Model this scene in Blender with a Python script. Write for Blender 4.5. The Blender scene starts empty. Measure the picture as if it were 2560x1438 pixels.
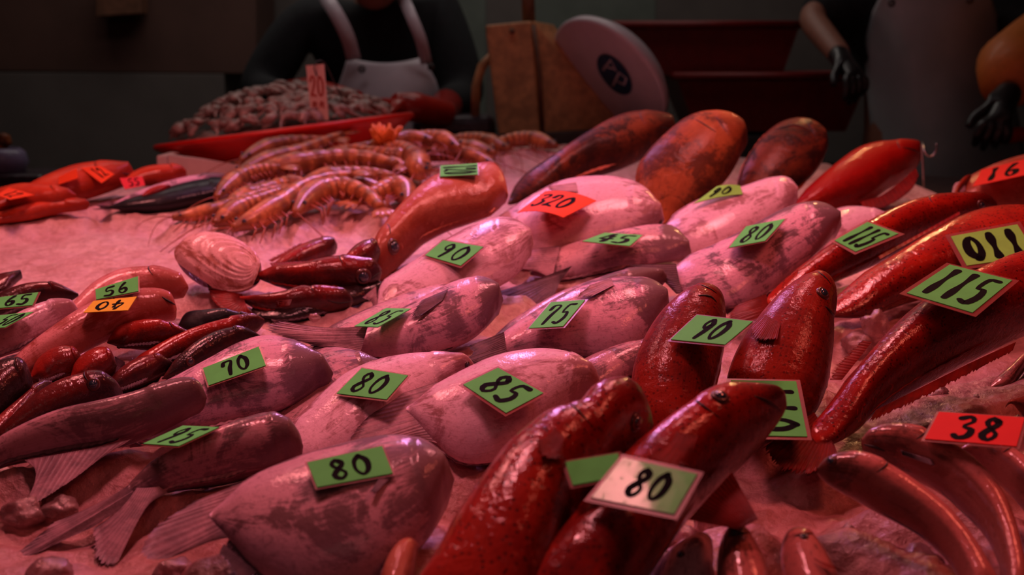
import bpy, bmesh, math, random
from mathutils import Vector, Matrix, noise
from mathutils.bvhtree import BVHTree
random.seed(7)
S = bpy.context.scene
C = S.collection
R = math.radians
# ------------------------------------------------------------------ camera, world, lights, exposure
F = 3090.0; CX, CY = 1280.0, 719.0
H = 1.30; PITCH = R(10.44); SLOPE = R(5.5)
cd = bpy.data.cameras.new('camera'); cam = bpy.data.objects.new('camera', cd); C.objects.link(cam)
cam.location = (0, 0, H); cam.rotation_euler = (R(90) - PITCH, 0, 0)
cd.sensor_width = 36; cd.lens = 36 * F / 2560; cd.clip_start = 0.02
cd.dof.use_dof = True; cd.dof.focus_distance = 1.32; cd.dof.aperture_fstop = 5.6
S.camera = cam
S.view_settings.view_transform = 'Standard'; S.view_settings.look = 'None'
S.view_settings.gamma = 1; S.view_settings.use_curve_mapping = False
S.view_settings.exposure = 0.0
w = bpy.data.worlds.new('world'); S.world = w; w.use_nodes = True
w.node_tree.nodes['Background'].inputs[0].default_value = (0.62, 0.50, 0.46, 1)
w.node_tree.nodes['Background'].inputs[1].default_value = 0.026
def lamp(name, loc, target, size, power, col, spread=180, sy=None):
    l = bpy.data.lights.new(name, 'AREA'); l.energy = power; l.color = col
    l.shape = 'RECTANGLE' if sy else 'DISK'; l.size = size
    if sy: l.size_y = sy
    l.spread = R(spread)
    o = bpy.data.objects.new(name, l); C.objects.link(o); o.location = loc
    o.rotation_euler = (Vector(target) - Vector(loc)).to_track_quat('-Z', 'Y').to_euler()
    return o
lamp('red_hanging_lamp_light', (-0.80, 1.95, 2.15), (-0.55, 1.85, 1.0), .26, 4.3, (1, .27, .26), 115)
lamp('red_hanging_lamp_light', (0.40, 1.95, 2.15), (0.30, 1.85, 1.0), .26, 3.7, (1, .275, .29), 115)
lamp('red_hanging_lamp_light', (-0.235, 1.22, 2.05), (-0.2, 1.15, 0.9), .17, 2.7, (1, .27, .30), 120)
lamp('red_hanging_lamp_light', (0.80, 1.05, 2.05), (0.6, 1.2, 0.9), .26, 1.7, (1, .16, .10), 120)
lamp('lilac_tube_lamp_light', (-0.15, 2.7, 1.95), (0.0, 1.2, 0.95), .07, 3.0, (1, .36, .92), 130, .6)
lamp('warm_bulb_light', (0.75, 2.9, 1.85), (0.5, 1.3, 0.95), .04, 1.3, (1, .42, .18), 120)
lamp('dim_fill_light', (-0.2, 2.9, 3.1), (-0.2, 4.0, 1.1), 1.6, 1.9, (.95, .84, .82), 120, .4)  # added fill without a fixture, brightens the aprons from the front
lamp('dim_fill_light', (-0.6, 4.3, 3.1), (-0.6, 4.8, 1.0), 2.6, 10.0, (.95, .84, .76), 180, .8)  # added unseen fill that lifts the dark back wall
lamp('dim_fill_light', (0.2, -1.2, 3.0), (0.1, 2.5, 1.0), 1.6, 2.6, (1, .40, .36), 180, .6)  # added soft fill for the dim front of the display, no real lamp

# ------------------------------------------------------------------ projection helpers
camM = Matrix.Rotation(R(90) - PITCH, 3, 'X')
CAM = Vector((0, 0, H))
def ray(px, py): return (camM @ Vector(((px - CX) / F, -(py - CY) / F, -1))).normalized()
Nb = Vector((0, -math.sin(SLOPE), math.cos(SLOPE)))
Z0 = H - 0.5 / math.cos(SLOPE)
def bed_z(y): return Z0 + math.tan(SLOPE) * y
class Plane:
    def __init__(s, p, n): s.p = Vector(p); s.n = Vector(n).normalized()
    def hit(s, px, py, lift=0):
        d = ray(px, py); return CAM + d * ((s.p + s.n * lift - CAM).dot(s.n) / d.dot(s.n))
def bed(px, py, d=0): return Plane((0, 0, Z0), Nb).hit(px, py, d)
def W(px, py, Y):
    d = ray(px, py); return CAM + d * (Y / d.y)
def tilted(px, py, d, tilt, roll=0):
    a = SLOPE + R(tilt); n = Vector((math.sin(R(roll)), -math.sin(a) * math.cos(R(roll)), math.cos(a) * math.cos(R(roll))))
    return Plane(bed(px, py, d), n)
def catmull(pts, n, closed=False, ease=1.0):
    pts = [Vector(p) for p in pts]
    if len(pts) == 2: return [pts[0].lerp(pts[1], i / (n - 1)) for i in range(n)]
    ext = [pts[0] * 2 - pts[1]] + pts + [pts[-1] * 2 - pts[-2]]
    dense = []
    for i in range(1, len(ext) - 2):
        p0, p1, p2, p3 = ext[i - 1:i + 3]
        for k in range(14):
            t = k / 14
            dense.append(0.5 * ((2 * p1) + (p2 - p0) * t + (2 * p0 - 5 * p1 + 4 * p2 - p3) * t * t + (3 * p1 - p0 - 3 * p2 + p3) * t ** 3))
    dense.append(pts[-1])
    L = [0]
    for a, b in zip(dense, dense[1:]): L.append(L[-1] + (b - a).length)
    out = []; j = 0
    for i in range(n):
        t = i / (n - 1); t = 1 - (1 - t) ** ease
        s = t * L[-1]
        while j < len(L) - 2 and L[j + 1] < s: j += 1
        f = (s - L[j]) / max(1e-9, L[j + 1] - L[j]); out.append(dense[j].lerp(dense[j + 1], min(1, max(0, f))))
    return out

# ------------------------------------------------------------------ object helpers
def mesh_obj(name, vs, fs, mat, parent=None, smooth=True, pat=None):
    me = bpy.data.meshes.new(name); me.from_pydata([tuple(v) for v in vs], [], fs); me.update()
    if pat:
        at = me.attributes.new('pat', 'FLOAT_VECTOR', 'POINT')
        at.data.foreach_set('vector', [c for p in pat for c in p])
    if smooth: me.polygons.foreach_set('use_smooth', [True] * len(me.polygons))
    if mat: me.materials.append(mat)
    o = bpy.data.objects.new(name, me); C.objects.link(o)
    if parent:
        o.parent = parent; o.matrix_parent_inverse = Matrix.Translation(-parent.location) if parent.type == 'EMPTY' else Matrix()
    return o
def thing(name, label, cat, loc, group=None):
    o = bpy.data.objects.new(name, None); C.objects.link(o); o.location = loc; o.empty_display_size = .02
    return tag(o, label, cat, group)
def tag(o, label, cat, group=None, kind=None):
    if label: o['label'] = label
    if cat: o['category'] = cat
    if group: o['group'] = group
    if kind: o['kind'] = kind
    return o
def grid_faces(n, m, closed=False, off=0):
    f = []
    for i in range(n - 1):
        for j in range(m if closed else m - 1):
            k = (j + 1) % m
            f.append((off + i * m + j, off + i * m + k, off + (i + 1) * m + k, off + (i + 1) * m + j))
    return f
def tube_data(pts, rads, seg=10, up=Vector((0, 0, 1)), flat=1.0, n=None):
    vs = []; N = len(pts)
    for i, p in enumerate(pts):
        t = (pts[min(N - 1, i + 1)] - pts[max(0, i - 1)])
        t = t.normalized() if t.length > 1e-9 else Vector((1, 0, 0))
        a = t.cross(up); a = a.normalized() if a.length > 1e-4 else Vector((1, 0, 0)); b = a.cross(t).normalized()
        for k in range(seg):
            q = 2 * math.pi * k / seg
            vs.append(p + a * (math.cos(q) * rads[i]) + b * (math.sin(q) * rads[i] * flat))
    fs = grid_faces(N, seg, True)
    fs.append(tuple(range(seg))[::-1]); fs.append(tuple(range((N - 1) * seg, N * seg)))
    return vs, fs
class MB:
    def __init__(s): s.v = []; s.f = []
    def add(s, vs, fs):
        o = len(s.v); s.v += [Vector(v) for v in vs]; s.f += [tuple(i + o for i in f) for f in fs]; return s
    def tube(s, pts, r, seg=8, flat=1.0, up=Vector((0, 0, 1))):
        pts = [Vector(p) for p in pts]
        rr = r if isinstance(r, (list, tuple)) else [r] * len(pts)
        return s.add(*tube_data(pts, rr, seg, up, flat))
    def box(s, c, sx, sy, sz, M=None):
        c = Vector(c); vs = [Vector((x * sx / 2, y * sy / 2, z * sz / 2)) for x in (-1, 1) for y in (-1, 1) for z in (-1, 1)]
        if M: vs = [M @ v for v in vs]
        return s.add([c + v for v in vs], [(0, 1, 3, 2), (4, 6, 7, 5), (0, 4, 5, 1), (2, 3, 7, 6), (0, 2, 6, 4), (1, 5, 7, 3)])
    def hexa(s, v8): return s.add(v8, [(0, 1, 2, 3), (7, 6, 5, 4), (0, 4, 5, 1), (1, 5, 6, 2), (2, 6, 7, 3), (3, 7, 4, 0)])
    def lathe(s, prof, c, M=None, seg=40):
        c = Vector(c); vs = []
        for r, z in prof:
            for k in range(seg):
                q = 2 * math.pi * k / seg; v = Vector((r * math.cos(q), r * math.sin(q), z))
                vs.append(c + ((M @ v) if M else v))
        return s.add(vs, grid_faces(len(prof), seg, True))
    def build(s, name, mat, parent=None, smooth=False, bevel=0):
        o = mesh_obj(name, s.v, s.f, mat, parent, smooth)
        if bevel:
            b = o.modifiers.new('bevel', 'BEVEL'); b.width = bevel; b.segments = 2; b.limit_method = 'ANGLE'
        return o

# ------------------------------------------------------------------ materials
class NT:
    def __init__(s, name):
        s.m = bpy.data.materials.new(name); s.m.use_nodes = True; s.t = s.m.node_tree; s.b = s.t.nodes['Principled BSDF']
    def n(s, typ, **kw):
        o = s.t.nodes.new(typ)
        for k, v in kw.items():
            if k in o.bl_rna.properties: setattr(o, k, v)
        return o
    def l(s, a, b): s.t.links.new(a, b)
    def noise(s, vec, scale, detail=4, rough=.6, dist=0):
        o = s.n('ShaderNodeTexNoise'); o.inputs['Scale'].default_value = scale; o.inputs['Detail'].default_value = detail
        o.inputs['Roughness'].default_value = rough; o.inputs['Distortion'].default_value = dist
        if vec: s.l(vec, o.inputs['Vector'])
        return o.outputs['Fac']
    def voro(s, vec, scale, feat='F1', out='Distance'):
        o = s.n('ShaderNodeTexVoronoi'); o.feature = feat; o.inputs['Scale'].default_value = scale
        if vec: s.l(vec, o.inputs['Vector'])
        return o.outputs[out]
    def ramp(s, v, a, b, c0=0, c1=1):
        o = s.n('ShaderNodeMapRange'); o.interpolation_type = 'SMOOTHSTEP'
        for i, x in zip((1, 2, 3, 4), (a, b, c0, c1)): o.inputs[i].default_value = x
        s.l(v, o.inputs[0]); return o.outputs[0]
    def math(s, op, a, b=None):
        o = s.n('ShaderNodeMath'); o.operation = op
        for i, x in enumerate((a, b)):
            if x is None: continue
            if isinstance(x, (int, float)): o.inputs[i].default_value = x
            else: s.l(x, o.inputs[i])
        return o.outputs[0]
    def mix(s, f, a, b):
        o = s.n('ShaderNodeMix'); o.data_type = 'RGBA'
        if isinstance(f, (int, float)): o.inputs[0].default_value = f
        else: s.l(f, o.inputs[0])
        for i, x in ((6, a), (7, b)):
            if isinstance(x, tuple): o.inputs[i].default_value = (*x, 1)
            else: s.l(x, o.inputs[i])
        return o.outputs[2]
    def bump(s, h, strength, dist, prev=None):
        o = s.n('ShaderNodeBump'); o.inputs['Strength'].default_value = strength; o.inputs['Distance'].default_value = dist
        s.l(h, o.inputs['Height'])
        if prev: s.l(prev, o.inputs['Normal'])
        return o.outputs[0]
    def coords(s):
        tc = s.n('ShaderNodeTexCoord'); oi = s.n('ShaderNodeObjectInfo'); va = s.n('ShaderNodeVectorMath'); va.operation = 'MULTIPLY_ADD'
        # shift the pattern of every object by its own random amount
        cx = s.n('ShaderNodeCombineXYZ')
        for i in range(3): s.l(oi.outputs['Random'], cx.inputs[i])
        s.l(cx.outputs[0], va.inputs[0]); va.inputs[1].default_value = (13, 7, 5); s.l(tc.outputs['Object'], va.inputs[2])
        return va.outputs[0]
    def pat(s):
        a = s.n('ShaderNodeAttribute'); a.attribute_name = 'pat'; x = s.n('ShaderNodeSeparateXYZ'); s.l(a.outputs['Vector'], x.inputs[0])
        return x.outputs
    def streak(s, k=4, q=22, scale=1.0, detail=5):
        at = s.n('ShaderNodeAttribute'); at.attribute_name = 'pat'; va = s.n('ShaderNodeVectorMath'); va.operation = 'MULTIPLY'
        s.l(at.outputs['Vector'], va.inputs[0]); va.inputs[1].default_value = (k, q, 3)
        oi = s.n('ShaderNodeObjectInfo'); vb = s.n('ShaderNodeVectorMath'); vb.operation = 'ADD'; m_ = s.math('MULTIPLY', oi.outputs['Random'], 40)
        s.l(va.outputs[0], vb.inputs[0]); s.l(m_, vb.inputs[1]); return s.noise(vb.outputs[0], scale, detail, .7, .4)
    def out(s, col, rough=.5, spec=.5, coat=0, coat_r=.1, normal=None, metal=0, sss=0):
        b = s.b.inputs
        if isinstance(col, tuple): b['Base Color'].default_value = (*col, 1)
        else: s.l(col, b['Base Color'])
        if isinstance(rough, (int, float)): b['Roughness'].default_value = rough
        else: s.l(rough, b['Roughness'])
        b['Specular IOR Level'].default_value = spec; b['Metallic'].default_value = metal
        b['Coat Weight'].default_value = coat; b['Coat Roughness'].default_value = coat_r
        if sss: b['Subsurface Weight'].default_value = sss; b['Subsurface Radius'].default_value = (.012, .006, .006); b['Subsurface Scale'].default_value = 1
        if normal: s.l(normal, b['Normal']); s.l(normal, b['Coat Normal'])
        return s.m
def plain(name, col, rough=.5, coat=0, metal=0, var=.25, scale=40, bump=.2, spec=.5):
    t = NT(name); v = t.coords(); n = t.noise(v, scale)
    c = t.mix(t.ramp(n, .3, .7), tuple(x * (1 - var) for x in col), col)
    return t.out(c, rough, spec, coat=coat, metal=metal, normal=t.bump(n, bump, .002))
def pomfret_mat(name, pale, dark, blue, amount=.5, headdark=1.0, coat=.42, lowr=(-.30, -.85)):
    t = NT(name); v = t.coords(); s, wv, zz = t.pat()
    big = t.noise(v, 16, 7, .72, .9); fine = t.noise(v, 190, 5, .75); mid = t.streak(5, 9, 1.3, 7); st = t.streak(5, 46, 1.0, 5)
    m = t.math('ADD', t.math('MULTIPLY', big, .85), t.math('MULTIPLY', mid, .35))
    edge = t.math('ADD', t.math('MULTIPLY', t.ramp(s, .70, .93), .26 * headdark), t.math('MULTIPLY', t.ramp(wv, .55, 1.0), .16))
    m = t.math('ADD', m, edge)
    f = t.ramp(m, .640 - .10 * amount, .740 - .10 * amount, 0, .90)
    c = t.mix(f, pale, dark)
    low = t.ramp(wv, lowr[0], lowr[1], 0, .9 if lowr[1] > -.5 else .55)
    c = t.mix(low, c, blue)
    c = t.mix(t.ramp(st, .50, .66, 0, .24), c, dark)
    c = t.mix(t.ramp(fine, .50, .72, 0, .55), c, dark)
    cap_ = t.ramp(t.math('ADD', t.math('ADD', s, t.math('MULTIPLY', wv, .07)), t.math('MULTIPLY', big, .22)), .98, 1.04, 0, .85 * headdark)
    c = t.mix(cap_, c, tuple(x * 1.25 for x in dark))
    h = t.math('ADD', t.math('MULTIPLY', fine, .5), t.math('MULTIPLY', t.voro(v, 480), .35))
    nrm = t.bump(t.noise(v, 24, 3, .5, .8), .25, .005, t.bump(t.noise(v, 120, 3, .6, .8), .30, .0012, t.bump(h, .35, .0006)))
    return t.out(c, .55, .22, coat, .07, nrm)
def grouper_mat(name, base, dark, orange, spots=.6, sp_scale=230, coat=1.0, blotch=0):
    t = NT(name); v = t.coords(); s, wv, zz = t.pat()
    big = t.noise(v, 11, 5, .6, .5); fine = t.noise(v, 240, 4, .7); mid = t.noise(v, 60, 5, .7, 1); st = t.streak(6, 30, 1.0, 5)
    c = t.mix(t.ramp(big, .38, .62), base, orange)
    c = t.mix(t.ramp(t.math('ADD', t.math('MULTIPLY', mid, .6), t.math('MULTIPLY', t.ramp(wv, -.2, -1), .4)), .35, .75, 0, .8), c, dark)
    c = t.mix(t.ramp(s, .76, .95, 0, .75), c, dark)
    if blotch: c = t.mix(t.ramp(t.math('ADD', t.math('MULTIPLY', t.noise(v, 15, 6, .7, .8), .8), t.math('MULTIPLY', t.noise(v, 90, 4, .7), .25)), .50, .60, 0, blotch), c, dark)
    c = t.mix(t.ramp(st, .48, .66, 0, .32), c, dark)
    c = t.mix(t.ramp(mid, .60, .70, 0, .6), c, orange)
    d = t.voro(v, sp_scale); c = t.mix(t.ramp(d, .30, .20, 0, spots), c, (.006, .002, .002))
    h = t.math('ADD', t.math('MULTIPLY', fine, .6), t.math('MULTIPLY', t.voro(v, 420), .4))
    nrm = t.bump(t.noise(v, 26, 3, .5, 1.0), .32, .0045, t.bump(t.noise(v, 120, 4, .65, 1.0), .42, .0014, t.bump(h, .35, .0007)))
    return t.out(c, .6, .12, coat, .07, nrm)
M = {}
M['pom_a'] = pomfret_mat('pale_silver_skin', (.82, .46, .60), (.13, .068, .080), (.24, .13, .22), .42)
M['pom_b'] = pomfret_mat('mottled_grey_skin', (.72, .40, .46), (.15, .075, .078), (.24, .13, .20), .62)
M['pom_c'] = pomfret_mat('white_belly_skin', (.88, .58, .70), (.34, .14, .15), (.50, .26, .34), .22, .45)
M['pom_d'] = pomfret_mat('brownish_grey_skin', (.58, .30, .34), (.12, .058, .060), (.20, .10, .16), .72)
M['grp_a'] = grouper_mat('spotted_red_skin', (.30, .006, .003), (.050, .003, .003), (.50, .022, .006), .75, 190)
M['grp_b'] = grouper_mat('dull_red_skin', (.19, .012, .006), (.045, .006, .005), (.34, .020, .007), .5, 190, .4)
M['grp_d'] = grouper_mat('dark_red_skin', (.21, .005, .004), (.040, .003, .003), (.46, .018, .006), .65, 200, .8)
M['snapper'] = grouper_mat('orange_red_skin', (.42, .080, .034), (.20, .030, .016), (.56, .19, .12), .0, 230, .45)
M['brown'] = grouper_mat('brown_orange_skin', (.11, .024, .010), (.025, .010, .007), (.24, .055, .018), .1, 120, .15, .9)
M['orange'] = grouper_mat('bright_orange_skin', (.27, .060, .016), (.05, .016, .008), (.44, .12, .035), .1, 120, .15, .75)
M['bright'] = grouper_mat('bright_red_skin', (.36, .006, .003), (.13, .004, .003), (.40, .009, .004), .0, 230, .4)
M['rock'] = grouper_mat('dark_rockfish_skin', (.028, .010, .010), (.010, .006, .008), (.16, .010, .007), .2, 230, .7)
M['rockred'] = grouper_mat('red_rockfish_skin', (.15, .008, .006), (.022, .005, .006), (.38, .020, .010), .1, 230, .8)
M['pinkred'] = pomfret_mat('pink_red_skin', (.75, .30, .30), (.36, .07, .045), (.40, .09, .06), .7, .5)
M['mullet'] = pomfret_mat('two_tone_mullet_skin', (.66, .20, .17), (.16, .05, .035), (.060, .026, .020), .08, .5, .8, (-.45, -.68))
M['blackfish'] = pomfret_mat('blackish_skin', (.008, .008, .010), (.004, .004, .005), (.006, .006, .008), .5, 1, .3)
def fin_mat(name, a, b):
    t = NT(name); v = t.coords(); s, wv, zz = t.pat()
    wa = t.math('SINE', t.math('MULTIPLY', wv, 95)); n = t.noise(v, 40, 5, .7, .6)
    f = t.math('ADD', t.math('MULTIPLY', t.ramp(wa, -.2, 1), .18), t.math('MULTIPLY', t.ramp(n, .35, .65), .5))
    f = t.math('ADD', f, t.ramp(s, .75, 1, 0, .35))
    c = t.mix(f, a, b)
    return t.out(c, .55, .2, .12, .25, t.bump(wa, .22, .0008, t.bump(t.noise(v, 250), .4, .001)))
M['fin_grey'] = fin_mat('grey_fin', (.52, .28, .33), (.10, .055, .075))
M['fin_dark'] = fin_mat('dark_fin', (.20, .11, .14), (.03, .02, .03))
M['fin_pale'] = fin_mat('pale_fin', (.60, .34, .36), (.25, .13, .14))
M['fin_red'] = fin_mat('red_fin', (.28, .010, .006), (.09, .007, .007))
M['fin_orange'] = fin_mat('orange_fin', (.70, .22, .14), (.34, .09, .05))
M['eye'] = plain('fish_eye_ring', (.10, .025, .02), .35, .3)
M['pupil'] = plain('fish_pupil', (.035, .05, .08), .05, 1.0, var=.1)
M['mouth'] = plain('dark_mouth_line', (.02, .008, .008), .5)
def ice_mat():
    t = NT('crushed_ice'); v = t.n('ShaderNodeTexCoord').outputs['Object']
    big = t.noise(v, 7, 4); mid = t.noise(v, 60, 5, .7, .3); sp = t.voro(v, 110); fine = t.noise(v, 420, 3, .8)
    sx = t.n('ShaderNodeSeparateXYZ'); t.l(v, sx.inputs[0])
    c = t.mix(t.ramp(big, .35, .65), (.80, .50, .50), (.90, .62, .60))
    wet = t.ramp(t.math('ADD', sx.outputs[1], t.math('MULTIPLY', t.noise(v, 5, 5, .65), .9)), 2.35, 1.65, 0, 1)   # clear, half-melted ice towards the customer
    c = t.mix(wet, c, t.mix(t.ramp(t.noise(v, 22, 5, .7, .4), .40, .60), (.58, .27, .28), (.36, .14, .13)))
    c = t.mix(t.ramp(mid, .40, .65, 0, .40), c, (.42, .17, .16)); c = t.mix(t.ramp(t.noise(v, 16, 5, .7, .4), .50, .66, 0, .45), c, (.40, .16, .13))
    h = t.math('ADD', t.math('MULTIPLY', mid, .8), t.math('ADD', t.math('MULTIPLY', sp, .35), t.math('MULTIPLY', fine, .22)))
    return t.out(c, .35, .5, .35, .12, t.bump(h, .7, .006))
def wet_card():
    t = NT('wet_green_card'); v = t.n('ShaderNodeTexCoord').outputs['Object']; n = t.noise(v, 60, 3, .5, .4)
    dr = t.ramp(t.voro(v, 170), .22, .12, 0, 1)
    h = t.math('ADD', t.math('MULTIPLY', n, .5), t.math('MULTIPLY', dr, .5))
    sx = t.n('ShaderNodeSeparateXYZ'); t.l(v, sx.inputs[0])
    film = t.ramp(t.math('ADD', sx.outputs[0], t.math('MULTIPLY', t.noise(v, 45, 4), .05)), .122, .106, .03, .30)   # water film on the left half
    m = t.out(t.mix(t.ramp(n, .35, .65), (.115, .72, .14), (.115, .80, .15)), .6, .2, 1.0, .13, t.bump(h, .25, .0015))
    t.l(film, t.b.inputs['Coat Weight']); return m
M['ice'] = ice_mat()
def chunk_mat():
    t = NT('clear_ice_lump'); v = t.coords(); mid = t.noise(v, 90, 5, .7, .3)
    c = t.mix(t.ramp(mid, .35, .65), (.50, .24, .24), (.80, .52, .52))
    m = t.out(c, .18, .5, .6, .06, t.bump(mid, .6, .004))
    t.b.inputs['Transmission Weight'].default_value = .65
    return m
M['chunk'] = chunk_mat()
M['paper_green'] = plain('green_card', (.115, .80, .150), .7, 0, spec=.2, var=.10, bump=.05)
M['paper_wet'] = wet_card()
M['paper_lime'] = plain('lime_card', (.30, .95, .13), .7, 0, spec=.2, var=.12, bump=.05)
M['paper_orange'] = plain('orange_card', (.92, .085, .018), .7, 0, spec=.2, var=.08, bump=.05)
M['paper_red'] = plain('red_card', (.78, .020, .014), .7, 0, spec=.2, var=.06, bump=.05)
M['paper_pink'] = plain('pink_red_card', (.85, .05, .07), .7, 0, spec=.2, var=.06, bump=.05)
M['paper_yellow'] = plain('amber_card', (.85, .60, .03), .7, 0, spec=.2, var=.08, bump=.05)
M['paper_white'] = plain('white_card', (.92, .70, .60), .5, .2, var=.06, bump=.05)
M['ink'] = plain('black_marker_ink', (.003, .003, .004), .8, 0, var=.2, spec=.08)
M['ink_red'] = plain('red_marker_ink', (.55, .06, .03), .4, var=.2)
def lam():
    t = NT('clear_laminate'); t.out((.42, .13, .11), .35, .3, .15, .2)
    tr = t.n('ShaderNodeBsdfTransparent'); mx = t.n('ShaderNodeMixShader'); mx.inputs[0].default_value = .42
    o = t.t.nodes['Material Output']; t.l(tr.outputs[0], mx.inputs[1]); t.l(t.b.outputs[0], mx.inputs[2]); t.l(mx.outputs[0], o.inputs[0])
    return t.m
M['laminate'] = lam()
def shrimp_mat():
    t = NT('banded_prawn_shell'); v = t.coords(); s, wv, zz = t.pat()
    b = t.math('SINE', t.math('MULTIPLY', s, 62)); n = t.noise(v, 90, 4)
    c = t.mix(t.ramp(b, -.6, 1.1, 0, .75), (.66, .25, .085), (.13, .042, .018)); c = t.mix(t.ramp(n, .4, .65, 0, .7), c, (.34, .085, .035)); c = t.mix(t.ramp(t.noise(v, 25, 4), .45, .62, 0, .6), c, (.14, .04, .02))
    return t.out(c, .4, .3, .5, .08, t.bump(t.noise(v, 300), .4, .001))
M['prawn'] = shrimp_mat()
M['prawn_leg'] = plain('prawn_leg_shell', (.36, .07, .025), .4, .3)
M['redsnap'] = grouper_mat('scarlet_skin', (.58, .050, .016), (.26, .02, .008), (.70, .09, .03), .0, 230, .35)
M['red_plastic'] = plain('red_plastic', (.85, .012, .006), .4, .15, var=.1, bump=.03)
M['dark_red_plastic'] = plain('old_red_plastic', (.22, .006, .006), .55, 0, var=.2, bump=.03)
M['flesh'] = plain('squid_flesh', (.55, .34, .30), .45, .25, var=.65, scale=45, bump=.5)
M['foam'] = plain('white_foam', (.80, .60, .56), .7, var=.1)
M['cloth_dark'] = plain('black_shirt_cloth', (.012, .013, .016), .9, var=.3)
M['apron'] = plain('pale_plastic_apron', (.85, .72, .80), .45, .2, var=.12, scale=10, bump=.3)
M['apron2'] = plain('grey_plastic_apron', (.46, .46, .48), .5, .2, var=.15, scale=8, bump=.3)
M['skin'] = plain('person_skin', (.36, .15, .10), .5, var=.1)
M['hair'] = plain('black_hair', (.012, .010, .010), .6)
M['glove_red'] = plain('red_rubber_glove', (.55, .014, .008), .35, .3, var=.2)
M['glove_black'] = plain('black_rubber_glove', (.022, .018, .020), .4, .3)
M['sleeve_orange'] = plain('orange_oversleeve', (.90, .24, .04), .55, .1, var=.15)
M['tan'] = plain('worn_cream_enamel', (.80, .38, .17), .5, var=.45, scale=25)
M['tan_dark'] = plain('rusty_enamel', (.22, .09, .05), .6, var=.4, scale=30)
M['dial'] = plain('white_dial', (.80, .66, .72), .4, .3, var=.12, scale=12)
M['blue'] = plain('blue_print', (.020, .06, .13), .5)
M['steel'] = plain('steel_wire', (.55, .5, .5), .25, metal=1.0, var=.1)
M['wall'] = plain('dark_wall', (.155, .13, .12), .8, var=.2, scale=3)
M['wall_green'] = plain('grey_green_board', (.16, .19, .16), .8, var=.2, scale=6)
M['brownboard'] = plain('dark_brown_board', (.12, .055, .042), .8, var=.2, scale=5)
M['floor'] = plain('wet_concrete', (.06, .055, .05), .4, var=.4, scale=6)
M['metal_dark'] = plain('dark_metal', (.10, .09, .09), .4, metal=.6)
M['purple'] = plain('purple_dark_net', (.07, .04, .06), .4, .3, var=.6, scale=60)
M['bag'] = plain('blue_white_plastic_bag', (.30, .24, .42), .35, .3, var=.3)
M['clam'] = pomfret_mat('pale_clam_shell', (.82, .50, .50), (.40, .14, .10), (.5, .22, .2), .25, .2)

# ------------------------------------------------------------------ setting: floor, walls, counter, ice
def struct(name, mb, mat, **k):
    o = mb.build(name, mat, **k); o['kind'] = 'structure'; return o
struct('floor', MB().box((0, 2.5, -.05), 9, 9, .1), M['floor'])
struct('wall_back', MB().box((0, 5.65, 1.6), 9, .1, 3.2), M['wall'])
struct('wall_left', MB().box((-4.45, 2.5, 1.6), .1, 9, 3.2), M['wall'])
struct('wall_right', MB().box((4.45, 2.5, 1.6), .1, 9, 3.2), M['wall'])
struct('ceiling', MB().box((0, 2.5, 3.25), 9, 9, .1), M['wall'])
# back edge of the ice follows these pixels
BE = [(-700, 440), (0, 436), (300, 410), (560, 395), (1000, 352), (1400, 325), (1700, 345), (2090, 372), (2200, 400), (2350, 456), (2600, 440), (3300, 430)]
BEW = [bed(x, y, .012) for x, y in BE]
def y_back(x):
    if x <= BEW[0].x: return BEW[0].y
    for a, b in zip(BEW, BEW[1:]):
        if a.x <= x <= b.x: return a.y + (b.y - a.y) * (x - a.x) / (b.x - a.x)
    return BEW[-1].y
def ice_h(x, y):
    h = noise.fractal(Vector((x * 9, y * 9, 3)), 1.0, 2.0, 4) * .008 + noise.fractal(Vector((x * 45, y * 45, 7)), .8, 2.0, 3) * .0035
    if y < 1.35: h += abs(noise.noise(Vector((x * 26, y * 26, 1)))) * .010 * min(1, (1.35 - y) * 4)
    return h
cnt = thing('display_counter', 'sloping metal counter that carries the ice and fish', 'counter', (0, 1.8, 0))
def slab(x0, x1, y0, d0, d1):
    a = []
    for z in (d0, d1):
        for x, y in ((x0, y0), (x1, y0), (x1, y_back(x1) + .0), (x0, y_back(x0))):
            a.append(Vector((x, y, bed_z(y) + z)))
    return [a[0], a[3], a[2], a[1], a[4], a[7], a[6], a[5]]
m = MB(); m.hexa(slab(-1.78, -.4, .6, -.06, -.045)); m.hexa(slab(-.4, .5, .6, -.06, -.045)); m.hexa(slab(.5, 1.78, .6, -.06, -.045)); m.build('tray_bottom', M['metal_dark'], cnt)
MB().box((0, .6, bed_z(.6) - .03), 3.56, .02, .09).build('front_rim', M['metal_dark'], cnt)
for x in (-1.6, 1.6):
    for y in (.75, 2.2): MB().box((x, y, (bed_z(y) - .06) / 2), .06, .06, bed_z(y) - .06).build('leg', M['metal_dark'], cnt)

# ------------------------------------------------------------------ piling: each later thing rests in front of the earlier ones
TREES = []
def front_dist(d):
    best = 1e9
    for t in TREES:
        h = t.ray_cast(CAM, d)
        if h[0] is not None and h[3] < best: best = h[3]
    return best
def add_tree(vs, fs): TREES.append(BVHTree.FromPolygons([tuple(v) for v in vs], fs))

def own_hit(tree, px, py):
    h = tree.ray_cast(CAM, ray(px, py)); return (h[0], h[1]) if h[0] is not None else (None, None)

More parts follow.
